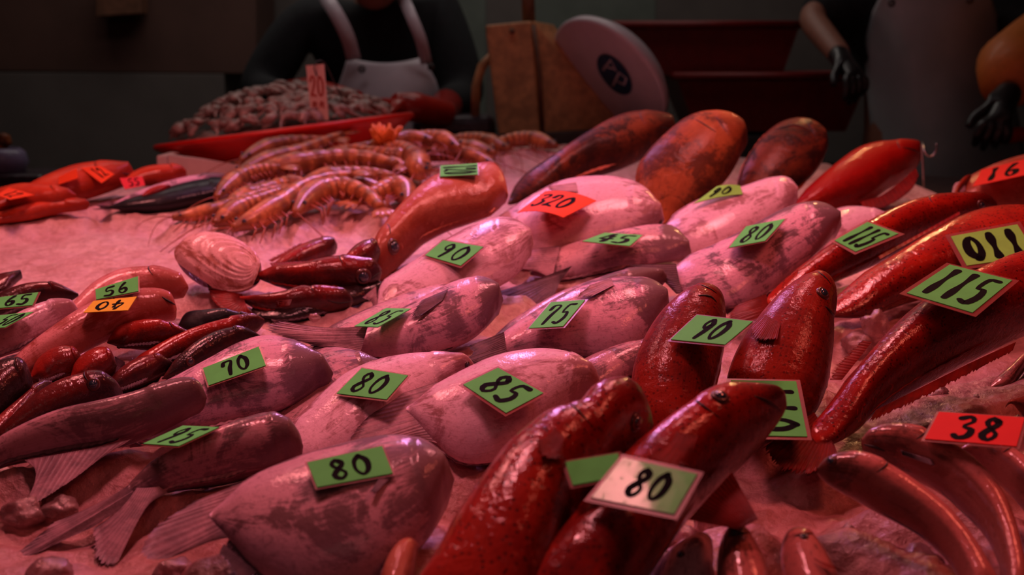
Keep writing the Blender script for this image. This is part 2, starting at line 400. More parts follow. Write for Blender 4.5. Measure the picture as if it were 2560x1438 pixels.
def fin(name, mat, parent, pl, base, tip, lift=0.0, rays=40, m=9, jag=.05, bulge=0.0, droop=0.0, thick=.0010, ridge=.00028, on=None, off=.0016):
    """thin ribbed fin: rays run from the base line to the tip line"""
    rays = rays * 2
    B = catmull([(x, y, 0) for x, y in base], rays + 1); T = catmull([(x, y, 0) for x, y in tip], rays + 1)
    rnd = random.Random(hash((round(base[0][0]), round(tip[0][1]), 5)))
    vs = []; pat = []
    for side in (1, -1):
        for i in range(rays + 1):
            j = 1 - jag * rnd.random() if i % 2 == 0 else 1 - jag * (.5 + rnd.random())
            if side == 1: js = j
            for k in range(m):
                t = k / (m - 1); q = t * j
                p = B[i].lerp(T[i], q); dv = T[i] - B[i]; perp = Vector((-dv.y, dv.x, 0))
                u = i / rays
                p = p + perp * bulge * math.sin(math.pi * min(1, q)) * (u - .5) * 2
                th = thick * (1 - .7 * t) + ridge * (1 if i % 2 else -1) * (1 - .5 * t)
                dz = side * th if side == 1 else -thick * (1 - .7 * t)
                if on is not None:
                    d_ = ray(p.x, p.y); hh = on.ray_cast(CAM, d_)
                    vs.append((hh[0] if hh[0] is not None else pl.hit(p.x, p.y, lift)) + pl.n * (dz * .6 + off + .004 * t))
                else: vs.append(pl.hit(p.x, p.y, lift - droop * t * t + dz))
                pat.append((t, u, side))
        rnd = random.Random(hash((round(base[0][0]), round(tip[0][1]), 5)))
    n = (rays + 1) * m
    fs = grid_faces(rays + 1, m) + [tuple(reversed(f)) for f in grid_faces(rays + 1, m, off=n)]
    for i in range(rays): fs.append((i * m + m - 1, (i + 1) * m + m - 1, n + (i + 1) * m + m - 1, n + i * m + m - 1))
    for k in range(m - 1):
        fs.append((k, k + 1, n + k + 1, n + k)); a = rays * m; fs.append((a + k + 1, a + k, n + a + k, n + a + k + 1))
    return mesh_obj(name, vs, fs, mat, parent, pat=pat)

def fish(label, up, lo, mat, T=.022, tilt=16, roll=0, d=None, finmat='fin_grey', tail=None, fins=(), eyes=(), gill=.78, gillh=.0022,
         cat='fish', name='fish', group=None, mouth=None, dmax=.10, step=.004, tol=.06, sharp=1.0, tailtaper=.16, pect=(), pos=.6, anchor=None, edge=0):
    N, K = 66, 44
    if mat.startswith('pom') or mat == 'clam':
        sharp = sharp if sharp != 1.0 else 1.5; edge = edge or 9
    elif mat[:3] in ('grp', 'roc', 'sna', 'bro', 'ora'): edge = edge or 7
    U = catmull([(x, y, 0) for x, y in up], N, ease=1.7); L = catmull([(x, y, 0) for x, y in lo], N, ease=1.7)
    ap = anchor or max([(p.x, p.y) for p in L + U], key=lambda q: q[1])
    def prof(s):
        f = tailtaper + (1 - tailtaper) * math.sin(min(1, s / pos) * math.pi / 2) if s < pos else 1 - .35 * ((s - pos) / (1 - pos)) ** 2
        return f
    def sections(dd):
        pl = tilted(ap[0], ap[1], dd, tilt, roll); out = []
        for i in range(N):
            s = 1 - (1 - i / (N - 1)) ** 1.7
            pu, plo = pl.hit(U[i].x, U[i].y), pl.hit(L[i].x, L[i].y)
            c = (pu + plo) / 2; e = (pu - plo); a = e.length / 2
            e = e.normalized() if a > 1e-6 else Vector((0, 1, 0))
            b = min(T * prof(s), a * .92)
            if i < 6:
                k_ = .25 + .75 * math.sqrt(i / 6); a *= k_; b *= k_
            v = (c - CAM).normalized(); n = pl.n
            # keep the seen outline where the edge lines are
            pe = math.sqrt(max(.02, 1 - (e.dot(v)) ** 2)); pn = math.sqrt(max(0, 1 - (n.dot(v)) ** 2))
            A2 = (a * pe) ** 2 - (b * pn) ** 2
            a2 = math.sqrt(max(A2, (a * pe * .6) ** 2)) / pe
            out.append((s, c, e, a2, b))
        return pl, out
    dd = d if d is not None else T * .75
    if d is None and TREES:
        while dd < dmax:
            pl, sec = sections(dd); bad = tot = 0
            for (s, c, e, a, b) in sec[3::5]:
                for ww in (-.75, -.35, 0, .35, .75):
                    p = c + e * a * ww + pl.n * b * math.sqrt(1 - ww * ww) * .9; tot += 1
                    v = p - CAM; ds = v.length
                    if front_dist(v / ds) < ds: bad += 1
            if bad <= tot * tol: break
            dd += step
    pl, sec = sections(dd)
    vs = []; pat = []
    for (s, c, e, a, b) in sec:
        for k in range(K):
            q = 2 * math.pi * k / K; cw, sw = math.cos(q), math.sin(q)
            x = math.copysign(abs(cw) ** .92, cw); z = math.copysign(abs(sw) ** sharp, sw)
            g = 0
            if gillh and s > .5:
                sg = gill + .05 * (1 - (x * 1.1 - .1) ** 2) * -1 + .03
                g = gillh * (max(0, min(1, (s - sg) / .012)) * (1 - min(1, max(0, (s - sg) / .16)))) * (1 - abs(x) ** 3)
            p = c + e * (a * x) + pl.n * (b * z + (g if sw > 0 else 0))
            vs.append(p); pat.append((s, cw, sw))
    fs = grid_faces(N, K, True); fs.append(tuple(range(K)))
    origin = sec[N // 3][1] - pl.n * sec[N // 3][4]
    root = thing(name, label, cat, origin, group)
    mesh_obj('body', vs, fs, M[mat], root, pat=pat)
    body = BVHTree.FromPolygons([tuple(v) for v in vs], fs); TREES.append(body)
    if tail:
        for tl in (tail if isinstance(tail, list) else [tail]):
            fin('tail_fin', M[tl.get('mat', finmat)], root, pl, tl['b'], tl['t'], lift=tl.get('lift', 0), bulge=tl.get('bulge', .0), droop=tl.get('droop', .004), jag=tl.get('jag', .06), thick=.0022, ridge=tl.get('ridge', .00022))
    for nm, b, t, *kw in fins:
        k = kw[0] if kw else {}
        k = dict(k); mm = M[k.pop('mat', finmat)]; fin(nm, mm, root, pl, b, t, **k)
    for b, t, *kw in pect:      # fin lying on the flank
        k = dict(kw[0]) if kw else {}; mm = M[k.pop('mat', finmat)]; k.setdefault('jag', .12)
        hp = own_hit(body, *[(b[0][i] + b[-1][i]) / 2 for i in (0, 1)])[0]
        fin('pectoral_fin', mm, root, pl, b, t, lift=((hp - pl.p).dot(pl.n) if hp else T), on=body, **k)
    if gillh and T >= .02 and not mat.startswith('pom'):      # edge of the gill cover
        gp = []
        for q in range(15):
            x = -.55 + 1.1 * q / 14; sg = gill - .05 * (1 - (x * 1.1 - .1) ** 2) + .03
            k = max(r for r in range(N - 1) if sec[r][0] <= sg); s0, s1 = sec[k], sec[k + 1]; f_ = (sg - s0[0]) / (s1[0] - s0[0])
            c = s0[1].lerp(s1[1], f_); e = s0[2].lerp(s1[2], f_); a_ = s0[3] + (s1[3] - s0[3]) * f_; b = s0[4] + (s1[4] - s0[4]) * f_
            gp.append(c + e * a_ * x + pl.n * (b * (1 - x * x) ** (.5 * sharp) + gillh * .3 - .0003))
        gp = catmull([tuple(v) for v in gp], 30)
        MB().tube(gp, [.0002 + .0007 * math.sin(math.pi * q / 29) for q in range(30)], 6).build('gill_slit', M['mouth'], root, True)
    if edge:                    # low fins along the two outlines
        for nm, sg in (('dorsal_fin', 1), ('anal_fin', -1)):
            i0, i1 = int(N * .08), int(N * .46); fv = []; fp = []; mm_ = 5; rn = random.Random(int(ap[0]))
            for q in range(i0, i1):
                s, c, e, a_, b = sec[q]; tt_ = (q - i0) / (i1 - i0); bk = (sec[q - 3][1] - c).normalized()
                hg = edge * (sec[q][1] - CAM).length / F * (.4 + .9 * tt_) * max(.05, 1 - max(0, tt_ - .78) * 4.2) * rn.uniform(.75, 1)
                for k in range(mm_):
                    t = k / (mm_ - 1)
                    fv.append(c + e * sg * (a_ * .93 + hg * t * 1.6) + bk * hg * t * 1.5 + pl.n * ((.0006 if q % 2 else -.0004) - .002 * t * t)); fp.append((t, tt_, 1))
            n0 = i1 - i0; k0 = len(fv); fv += [v - pl.n * .0012 for v in fv]; fp += fp[:]
            ff = grid_faces(n0, mm_) + [tuple(reversed(f)) for f in grid_faces(n0, mm_, off=k0)]
            for q in range(n0 - 1): ff.append((q * mm_ + mm_ - 1, (q + 1) * mm_ + mm_ - 1, k0 + (q + 1) * mm_ + mm_ - 1, k0 + q * mm_ + mm_ - 1))
            mesh_obj(nm, fv, ff, M[finmat], root, pat=fp)
    for (ex, ey, er) in eyes:
        hp, hn = own_hit(body, ex, ey)
        if hp is None: continue
        r = er * (hp - CAM).length / F
        if hn.dot(CAM - hp) < 0: hn = -hn
        Mx = hn.to_track_quat('Z', 'Y').to_matrix()
        ring = MB().lathe([(r * 1.25, -.0015), (r * 1.2, .0006), (r * 1.0, r * .30), (r * .8, r * .32), (.00001, r * .3)], hp, Mx, 24).build('eye', M['eye'], root, True)
        MB().lathe([(r * .78, r * .28), (r * .66, r * .5), (r * .42, r * .62), (.00001, r * .68)], hp, Mx, 24).build('pupil', M['pupil'], ring, True)
    if mouth:
        pts = []
        for p in catmull([(x, y, 0) for x, y in mouth], 14):
            hp, hn = own_hit(body, p.x, p.y)
            if hp is not None: pts.append(hp)
        if len(pts) > 3: MB().tube(pts, [.0004 + .0011 * math.sin(math.pi * i / (len(pts) - 1)) for i in range(len(pts))], 8).build('mouth', M['mouth'], root, True)
    return root

# ------------------------------------------------------------------ back part of the stall (far to near)
def flatbox(name, label, cat, pxs, Y, depth, mat, lean=0, group=None, bevel=.004, kind=None):
    a = [W(x, y, Y) for x, y in pxs]; b = [v + Vector((0, depth, lean)) for v in a]
    m = MB(); m.add(a + b, [(0, 1, 2, 3), (7, 6, 5, 4), (0, 4, 5, 1), (1, 5, 6, 2), (2, 6, 7, 3), (3, 7, 4, 0)])
    o = m.build(name, mat, None, bevel=bevel); return tag(o, label, cat, group, kind)
# boards standing against the back wall
flatbox('wall_board', 'tall grey-green board behind the shoulder of the person in the white apron', 'board', [(1120, 1250), (1215, 1250), (1215, -80), (1120, -80)], 4.9, .03, M['wall_green'])
flatbox('wall_board', 'grey-green board behind the red tubs with a small dark smudge', 'board', [(1320, 1250), (1640, 1250), (1640, -80), (1320, -80)], 4.9, .03, M['wall_green'])
flatbox('storage_cabinet', 'dark brown cabinet against the back wall at far left', 'cabinet', [(-700, 1150), (560, 1150), (560, 185), (-700, 175)], 5.1, .4, M['wall'])
flatbox('shelf_unit', 'dark reddish brown cupboard above the far left cabinet', 'cabinet', [(-700, 170), (640, 185), (640, -300), (-700, -300)], 5.1, .4, M['brownboard'])
flatbox('cardboard_box', 'small brown box on top of the far left cabinet, cut by the frame top', 'box', [(240, 42), (352, 34), (352, -60), (240, -60)], 4.98, .1, M['tan_dark'])
# stacked red tubs
def tub(label, pxs, Y, dep, group=None):
    """tapered rectangular tub with a rolled rim, corners: top-left, top-right, bottom-right, bottom-left"""
    t = [W(x, y, Y) for x, y in pxs]; root = thing('plastic_tub', label, 'tub', (t[2] + t[3]) / 2 + Vector((0, dep / 2, 0)), group)
    tl, tr, br, bl = t; ins = (tl.z - bl.z) * .18
    def ring(a, b, yo, z, k=0):
        return [Vector((a.x + k, Y + yo + k, z)), Vector((b.x - k, Y + yo + k, z)), Vector((b.x - k, Y + dep - yo - k, z)), Vector((a.x + k, Y + dep - yo - k, z))]
    r = [ring(bl, br, ins, bl.z), ring(tl, tr, 0, tl.z), ring(tl, tr, 0, tl.z, .012), ring(bl, br, ins, bl.z + .02, .012)]
    vs = sum(r, []); fs = [(3, 2, 1, 0), (12, 13, 14, 15)] + grid_faces(4, 4, True)
    mesh_obj('shell', vs, fs, M['dark_red_plastic'], root, smooth=False)
    rim = ring(tl, tr, -.012, tl.z); MB().tube(rim + [rim[0], rim[1]], .012, 8).build('rim', M['dark_red_plastic'], root, True)
    return root
tub('large dark red plastic tub holding up the smaller stack behind the brown fish', [(1690, 190), (2175, 190), (2120, 330), (1745, 330)], 3.75, .42)
tub('long dark red plastic tub stacked on top behind the scale dial', [(1520, 62), (2000, 60), (1960, 186), (1575, 188)], 3.80, .40)
flatbox('side_table', 'dark work table under the red plastic tubs', 'table', [(1500, 345), (2060, 338), (2060, 1100), (1500, 1100)], 3.74, .5, M['metal_dark'])

# ------------------------------------------------------------------ people
def skinned(name, nodes, edges, mat, parent, root, sub=2, flat=None):
    keys = list(nodes); me = bpy.data.meshes.new(name)
    me.from_pydata([tuple(nodes[k][0]) for k in keys], [(keys.index(a), keys.index(b)) for a, b in edges], []); me.update()
    o = bpy.data.objects.new(name, me); C.objects.link(o)
    if parent: o.parent = parent; o.matrix_parent_inverse = Matrix.Translation(-parent.location)
    me.materials.append(mat)
    sk = o.modifiers.new('skin', 'SKIN'); sk.use_smooth_shade = True
    if not me.skin_vertices:
        bm = bmesh.new(); bm.from_mesh(me); bm.verts.layers.skin.verify(); bm.to_mesh(me); bm.free()
    for i, k in enumerate(keys):
        r = nodes[k][1]; me.skin_vertices[0].data[i].radius = (r, r) if not isinstance(r, tuple) else r
        me.skin_vertices[0].data[i].use_root = (k == root)
    ss = o.modifiers.new('sub', 'SUBSURF'); ss.levels = sub; ss.render_levels = sub
    return o
def chain(*k): return list(zip(k, k[1:]))
def hand(parent, wrist, elbow, mat, palm_n, name='glove', curl=.35, side=1, s=1.0):
    """glove or hand: palm with five bent fingers"""
    ax = (wrist - elbow).normalized(); n = (palm_n - ax * palm_n.dot(ax)).normalized(); x = ax.cross(n) * side
    nodes = {'e': (wrist - ax * .07, .034 * s), 'w': (wrist, .029 * s), 'p': (wrist + ax * .045 * s, .027 * s)}
    ed = [('e', 'w'), ('w', 'p')]
    for i, (off, ln) in enumerate(((-.030, .060), (-.010, .072), (.011, .068), (.030, .054))):
        k0, k1, k2, k3 = [f'f{i}{j}' for j in range(4)]
        b = wrist + (ax * .085 + x * off) * s; d = ax; l = ln * s
        nodes[k0] = (b, .0125 * s); c = curl + .12 * i
        d1 = (ax * math.cos(c) + n * math.sin(c)); d2 = (ax * math.cos(c * 2.1) + n * math.sin(c * 2.1))
        nodes[k1] = (b + d1 * l * .45, .0105 * s); nodes[k2] = (nodes[k1][0] + d2 * l * .35, .0095 * s); nodes[k3] = (nodes[k2][0] + d2 * l * .28, .008 * s)
        ed += [('p', k0), (k0, k1), (k1, k2), (k2, k3)]
    b = wrist + (ax * .025 - x * .030) * s
    nodes['t0'] = (b, .014 * s); nodes['t1'] = (b + (ax * .030 - x * .022 + n * .012) * s, .012 * s); nodes['t2'] = (b + (ax * .058 - x * .026 + n * .026) * s, .010 * s)
    ed += [('w', 't0'), ('t0', 't1'), ('t1', 't2')]
    return skinned(name, nodes, ed, mat, parent, 'w')
def apron(parent, rows, mat, name='apron', n=26):
    """rows: (left px, right px, y px, Y at middle, bulge back at the edges)"""
    vs = []
    for (xl, xr, yy, Y, bk) in rows:
        for k in range(n):
            u = k / (n - 1); q = (u - .5) * 2
            wv = .006 * math.sin(u * 19 + yy * .02) * min(1, max(0, (yy - 250) / 300))
            vs.append(W(xl + (xr - xl) * u, yy + 14 * (1 - q * q) * (1 if (xl, xr, yy, Y, bk) == rows[0] else 0), Y + bk * abs(q) ** 2.2 + wv))
    o = mesh_obj(name, vs, grid_faces(len(rows), n), mat, parent)
    so = o.modifiers.new('solid', 'SOLIDIFY'); so.thickness = .003; so.offset = 1
    return o
# person 1: black shirt, white bib apron, head bowed, red gloves in the tray
P1 = thing('person', 'person in black shirt and white bib apron leaning over the tray in red gloves', 'person', Vector((W(960, 300, 3.75).x, 3.80, 0)))
Y1 = 3.72
def w1(x, y, dy=0): return W(x, y, Y1 + dy)
hipz = .95; cx1 = w1(960, 300).x
nb = {'pelvis': (Vector((cx1 + .02, 3.95, hipz)), .15), 'waist': (Vector((cx1, 3.92, 1.10)), .135), 'chest': (w1(960, 160, .14), .155), 'neck0': (w1(950, 10, .10), .07), 'neck': (w1(945, -50, .02), .056),
      'jaw': (w1(940, 30, -.07), .058), 'head': (w1(945, -95, -.05), .088), 'crown': (w1(950, -160, 0), .075),
      'shl': (w1(760, 40, .12), .066), 'ell': (w1(640, 235, .02), .046), 'wrl': (w1(800, 262, -.28), .032),
      'shr': (w1(1110, 40, .12), .066), 'elr': (w1(1160, 250, .02), .046), 'wrr': (w1(1060, 280, -.26), .032),
      'hl': (Vector((cx1 - .09, 3.97, .88)), .095), 'kl': (Vector((cx1 - .1, 3.95, .48)), .062), 'al': (Vector((cx1 - .1, 3.99, .09)), .045), 'tl': (Vector((cx1 - .1, 3.86, .05)), .04),
      'hr': (Vector((cx1 + .11, 3.97, .88)), .095), 'kr': (Vector((cx1 + .12, 3.95, .48)), .062), 'ar': (Vector((cx1 + .12, 3.99, .09)), .045), 'tr': (Vector((cx1 + .12, 3.86, .05)), .04)}
EB = chain('pelvis', 'waist', 'chest', 'neck0', 'neck', 'head', 'crown') + [('neck', 'jaw')] + chain('chest', 'shl', 'ell', 'wrl') + chain('chest', 'shr', 'elr', 'wrr') + chain('pelvis', 'hl', 'kl', 'al', 'tl') + chain('pelvis', 'hr', 'kr', 'ar', 'tr')
EB = [e for e in EB if e != ('neck', 'jaw')] + [('head', 'jaw')]
skinned('body', nb, EB, M['skin'], P1, 'pelvis')
sh = {k: (nb[k][0], (nb[k][1] + (.028 if k not in ('neck0',) else .016))) for k in ('waist', 'chest', 'neck0', 'shl', 'ell', 'shr', 'elr')}
sh['fl'] = (nb['ell'][0].lerp(nb['wrl'][0], .55), .052); sh['fr'] = (nb['elr'][0].lerp(nb['wrr'][0], .55), .052)
skinned('shirt', sh, chain('waist', 'chest', 'neck0') + chain('chest', 'shl', 'ell', 'fl') + chain('chest', 'shr', 'elr', 'fr'), M['cloth_dark'], P1, 'chest')
tr = {k: (nb[k][0], nb[k][1] + .02) for k in ('pelvis', 'hl', 'kl', 'al', 'hr', 'kr', 'ar')}
skinned('trousers', tr, chain('pelvis', 'hl', 'kl', 'al') + chain('pelvis', 'hr', 'kr', 'ar'), M['cloth_dark'], P1, 'pelvis')
hc = nb['head'][0]
m = MB(); m.lathe([(.001, .125), (.05, .115), (.085, .075), (.102, .02), (.100, -.02), (.088, -.05)], hc + Vector((0, .02, .02)), None, 28); m.build('hair', M['hair'], P1, True)
for sx in (-1, 1):
    m = MB(); m.lathe([(.0001, .010), (.008, .007), (.011, 0), (.008, -.007), (.0001, -.010)], hc + Vector((sx * .033, -.083, -.004)), None, 12); m.build('eye', M['eye'], P1, True)
    m = MB(); m.lathe([(.0001, .028), (.010, .022), (.013, 0), (.009, -.024), (.0001, -.028)], hc + Vector((sx * .092, .0, -.01)), None, 10); m.build('ear', M['skin'], P1, True)
m = MB(); m.tube([hc + Vector((0, -.086, .0)), hc + Vector((0, -.104, -.022)), hc + Vector((0, -.112, -.038)), hc + Vector((0, -.092, -.044))], [.008, .011, .015, .010], 10); m.build('nose', M['skin'], P1, True)
m = MB(); m.tube([hc + Vector((-.024, -.085, -.066)), hc + Vector((0, -.094, -.068)), hc + Vector((.024, -.085, -.066))], [.003, .006, .003], 8); m.build('mouth', M['glove_red'], P1, True)
apron(P1, [(868, 1052, 143, 3.66, .03), (862, 1070, 165, 3.655, .035), (850, 1090, 200, 3.64, .05), (838, 1102, 240, 3.63, .08), (815, 1110, 290, 3.62, .12), (790, 1130, 360, 3.62, .16), (770, 1150, 460, 3.63, .18), (765, 1160, 620, 3.68, .18), (765, 1165, 800, 3.75, .16)], M['apron'])
def strap(parent, pts, wd, mat):
    P = catmull([tuple(p) for p in pts], 16); vs = []
    for i, p in enumerate(P):
        t = (P[min(15, i + 1)] - P[max(0, i - 1)]).normalized(); sdir = t.cross(Vector((0, -1, 0))).normalized()
        vs += [p - sdir * wd / 2, p + sdir * wd / 2]
    o = mesh_obj('strap', vs, grid_faces(16, 2), mat, parent); so = o.modifiers.new('solid', 'SOLIDIFY'); so.thickness = .003
strap(P1, [W(885, 150, 3.655), W(868, 90, 3.62), W(838, 30, 3.62), W(818, 0, 3.66), W(808, -20, 3.74)], .042, M['apron'])
strap(P1, [W(1066, 160, 3.66), W(1052, 100, 3.62), W(1030, 45, 3.62), W(1015, 10, 3.66), W(1005, -15, 3.74)], .034, M['apron'])
for (x, y) in ((905, 173), (1078, 168)):
    MB().lathe([(.004, 0), (.009, .001), (.011, .003), (.009, .005), (.004, .005)], W(x, y, 3.632), Matrix.Rotation(R(90), 3, 'X'), 16).build('eyelet', M['metal_dark'], P1, True)
g1 = [w1(700, 262, -.12), w1(800, 250, -.28), w1(905, 268, -.45)]
hand(P1, W(905, 262, 3.30), W(780, 235, 3.45), M['glove_red'], Vector((0, 0, -1)), 'glove', .45, 1, 1.0)
m = MB(); m.tube([nb['ell'][0].lerp(nb['wrl'][0], .4), W(775, 238, 3.47), W(840, 250, 3.38), W(890, 260, 3.31)], [.047, .05, .042, .036], 16); m.build('glove_cuff', M['glove_red'], P1, True)
hand(P1, W(985, 272, 3.30), W(1090, 290, 3.42), M['glove_red'], Vector((0, 0, -1)), 'glove', .5, -1, 1.0)
m = MB(); m.tube([nb['elr'][0].lerp(nb['wrr'][0], .45), W(1100, 285, 3.42), W(1040, 268, 3.36), W(995, 268, 3.31)], [.047, .040, .040, .038], 16); m.build('glove_cuff', M['glove_red'], P1, True)

# person 2: grey apron, dark shirt, orange oversleeve
P2 = thing('person', 'person in long grey plastic apron behind the bright red fish, orange sleeve on one arm', 'person', Vector((W(2335, 300, 3.6).x, 3.72, 0)))
cx2 = W(2335, 200, 3.6).x
nb2 = {'pelvis': (Vector((cx2, 3.72, .95)), .15), 'waist': (Vector((cx2, 3.72, 1.12)), .14), 'chest': (Vector((cx2, 3.72, 1.34)), .15), 'neck0': (Vector((cx2, 3.73, 1.52)), .07), 'neck': (Vector((cx2, 3.71, 1.58)), .056), 'head': (Vector((cx2, 3.69, 1.70)), .088), 'crown': (Vector((cx2, 3.71, 1.78)), .075), 'jaw': (Vector((cx2, 3.64, 1.635)), .052),
       'shl': (Vector((cx2 - .19, 3.72, 1.46)), .066), 'ell': (W(2020, 40, 3.62), .044), 'wrl': (W(2110, 150, 3.38), .032),
       'shr': (Vector((cx2 + .19, 3.72, 1.46)), .066), 'elr': (W(2680, 130, 3.50), .046), 'wrr': (W(2500, 235, 3.15), .032)}
for k in ('hl', 'kl', 'al', 'tl', 'hr', 'kr', 'ar', 'tr'): nb2[k] = (nb[k][0] + Vector((cx2 - cx1, -.24, 0)), nb[k][1])
skinned('body', nb2, EB, M['skin'], P2, 'pelvis')
sh = {k: (nb2[k][0], nb2[k][1] + .026) for k in ('waist', 'chest', 'neck0', 'shl', 'ell', 'shr', 'elr')}
skinned('shirt', sh, chain('waist', 'chest', 'neck0') + chain('chest', 'shl', 'ell') + chain('chest', 'shr', 'elr'), M['cloth_dark'], P2, 'chest')
tr = {k: (nb2[k][0], nb2[k][1] + .02) for k in ('pelvis', 'hl', 'kl', 'al', 'hr', 'kr', 'ar')}
skinned('trousers', tr, chain('pelvis', 'hl', 'kl', 'al') + chain('pelvis', 'hr', 'kr', 'ar'), M['cloth_dark'], P2, 'pelvis')
hc = nb2['head'][0]
m = MB(); m.lathe([(.001, .125), (.05, .115), (.085, .075), (.102, .02), (.100, -.02), (.088, -.05)], hc + Vector((0, .02, .02)), None, 28); m.build('hair', M['hair'], P2, True)
for sx in (-1, 1):
    m = MB(); m.lathe([(.0001, .010), (.008, .007), (.011, 0), (.008, -.007), (.0001, -.010)], hc + Vector((sx * .033, -.083, -.004)), None, 12); m.build('eye', M['eye'], P2, True)
m = MB(); m.tube([hc + Vector((0, -.086, .0)), hc + Vector((0, -.104, -.022)), hc + Vector((0, -.112, -.038)), hc + Vector((0, -.092, -.044))], [.008, .011, .015, .010], 10); m.build('nose', M['skin'], P2, True)
apron(P2, [(2215, 2460, -60, 3.52, .02), (2205, 2475, -20, 3.52, .04), (2180, 2492, 30, 3.52, .08), (2165, 2508, 90, 3.52, .12), (2163, 2520, 170, 3.52, .15), (2170, 2540, 260, 3.52, .17), (2180, 2560, 360, 3.50, .19), (2185, 2580, 480, 3.50, .2), (2190, 2590, 700, 3.52, .2), (2200, 2600, 900, 3.54, .2)], M['apron2'])
for (x, y) in ((2228, 8), (2424, 0)):
    MB().lathe([(.004, 0), (.009, .001), (.011, .003), (.009, .005), (.004, .005)], W(x, y, 3.50), Matrix.Rotation(R(90), 3, 'X'), 16).build('eyelet', M['metal_dark'], P2, True)
hand(P2, W(2112, 160, 3.36), W(2040, 60, 3.55), M['glove_black'], Vector((0, -.3, -1)), 'glove', .6, 1, .95)
m = MB(); m.tube([W(2680, 60, 3.5), W(2600, 130, 3.3), W(2535, 175, 3.15), W(2510, 215, 3.08)], [.10, .105, .095, .06], 22)
m.build('oversleeve', M['sleeve_orange'], P2, True)
hand(P2, W(2510, 262, 3.02), W(2545, 170, 3.12), M['glove_black'], Vector((-.3, 0, -1)), 'glove', .8, 1, 1.05)
m = MB(); m.tube([W(2440, 348, 3.0), W(2480, 346, 3.0), W(2540, 338, 3.02), W(2640, 335, 3.1)], [.008, .016, .020, .012], 12)
tag(m.build('red_chili', M['glove_red'], None, True), 'dark red slender fish held in the black glove at right edge', 'fish')

# ------------------------------------------------------------------ spring scale
SC = thing('spring_scale', 'worn cream and rust spring scale with a round white dial behind the fish', 'scale', W(1300, 345, 3.42))
f = [W(1213, 63, 3.36), W(1330, 52, 3.36), W(1352, 336, 3.36), W(1246, 338, 3.36)]
MB().hexa([f[0], f[1], f[2], f[3]] + [v + Vector((.0, .20, .0)) for v in f]).build('housing', M['tan'], SC, bevel=.006)
g = [W(1330, 52, 3.365), W(1385, 62, 3.42), W(1560, 318, 3.42), W(1352, 336, 3.365)]
MB().hexa(g + [v + Vector((0, .17, 0)) for v in g]).build('side_housing', M['tan'], SC, bevel=.004)
MB().tube([W(1334, 62, 3.355), W(1350, 190, 3.355), W(1356, 330, 3.355)], .006, 8).build('edge_strip', M['tan_dark'], SC, True)
dc = W(1524, 190, 3.34)
ax = Vector((.80, -.42, .42)).normalized()
def frame(n):
    z = n.normalized(); x = Vector((0, 0, 1)).cross(z).normalized(); y = z.cross(x); return Matrix((x, y, z)).transposed()
# the dial is a tilted disc: long axis runs from upper left to lower right
Ld = (W(1640, 318, 3.34) - W(1408, 58, 3.34)); a = Ld.length / 2; uu = Ld.normalized()
vv = (Vector((.62, -.70, .36)) - uu * Vector((.62, -.70, .36)).dot(uu)).normalized()
vdir = (dc - CAM).normalized(); side = vdir.cross(uu).normalized()
nrm = (-vdir * .62 + (side if side.x > 0 else -side) * -.0 + vv * .0)
e2 = (side * .54 + vdir * .84).normalized(); nn = uu.cross(e2).normalized()
if nn.dot(vdir) > 0: nn = -nn
MD = Matrix((uu, nn.cross(uu).normalized(), nn)).transposed()
MB().lathe([(a * .2, -.05), (a * .82, -.045), (a * .97, -.018), (a, 0), (a * .99, .008), (a * .94, .009)], dc, MD, 56).build('dial_rim', M['dial'], SC, True)
MB().lathe([(a * .95, .007), (a * .7, .012), (a * .35, .016), (.0001, .018)], dc, MD, 56).build('dial_face', M['dial'], SC, True)
lc = W(1535, 186, 3.30)
# blue oval print with two pale letters, lying on the dial face
pd = Plane(dc + nn * .0185, nn); lo = pd.hit(1535, 187); vs = [lo]
def on(px, py, l=.0): return pd.hit(px, py, l)
ang = math.radians(52); pts = []
for k in range(40):
    q = 2 * math.pi * k / 40; x = 60 * math.cos(q); y = 30 * math.sin(q); pts.append((1536 + x * math.cos(ang) - y * math.sin(ang), 187 + x * math.sin(ang) + y * math.cos(ang)))
MB().add([on(1536, 187)] + [on(*p) for p in pts], [(0, i + 1, (i + 1) % 40 + 1) for i in range(40)]).build('dial_print', M['blue'], SC)
def pline(parent, name, pts, r, mat, lift=.001):
    MB().tube([on(x, y, lift) for x, y in pts], r, 6, .3, nn).build(name, mat, parent, True)
pline(SC, 'letter', [(1507, 176), (1527, 150), (1540, 178)], .0035, M['dial']); pline(SC, 'letter', [(1510, 166), (1534, 172)], .003, M['dial'])
pline(SC, 'letter', [(1532, 215), (1548, 182), (1566, 196), (1560, 212), (1543, 204)], .0035, M['dial'])
MB().tube([W(1240, 130, 3.45), W(1205, 165, 3.45), W(1190, 215, 3.45), W(1188, 290, 3.45)], .013, 10).build('frame_hoop', M['tan'], SC, True)
MB().tube([W(1318, -60, 3.46), W(1322, 55, 3.46)], .018, 12).build('post', M['tan_dark'], SC, True)
m = MB(); m.tube([W(1280, 78, 3.352), W(1280, 78, 3.362)], .008, 12); m.build('screw', M['tan_dark'], SC, True)
flatbox('scale_plinth', 'dark block under the spring scale behind the prawns', 'block', [(1200, 338), (1600, 322), (1600, 1100), (1200, 1100)], 3.34, .3, M['metal_dark'])
flatbox('net_sack', 'dark purple net sack lying left of the spring scale', 'sack', [(1030, 292), (1235, 290), (1240, 345), (1030, 345)], 3.42, .2, M['purple'], bevel=.02)
flatbox('plastic_crate', 'dark crate under the purple net sack', 'crate', [(1020, 345), (1200, 345), (1200, 1100), (1020, 1100)], 3.40, .25, M['metal_dark'])

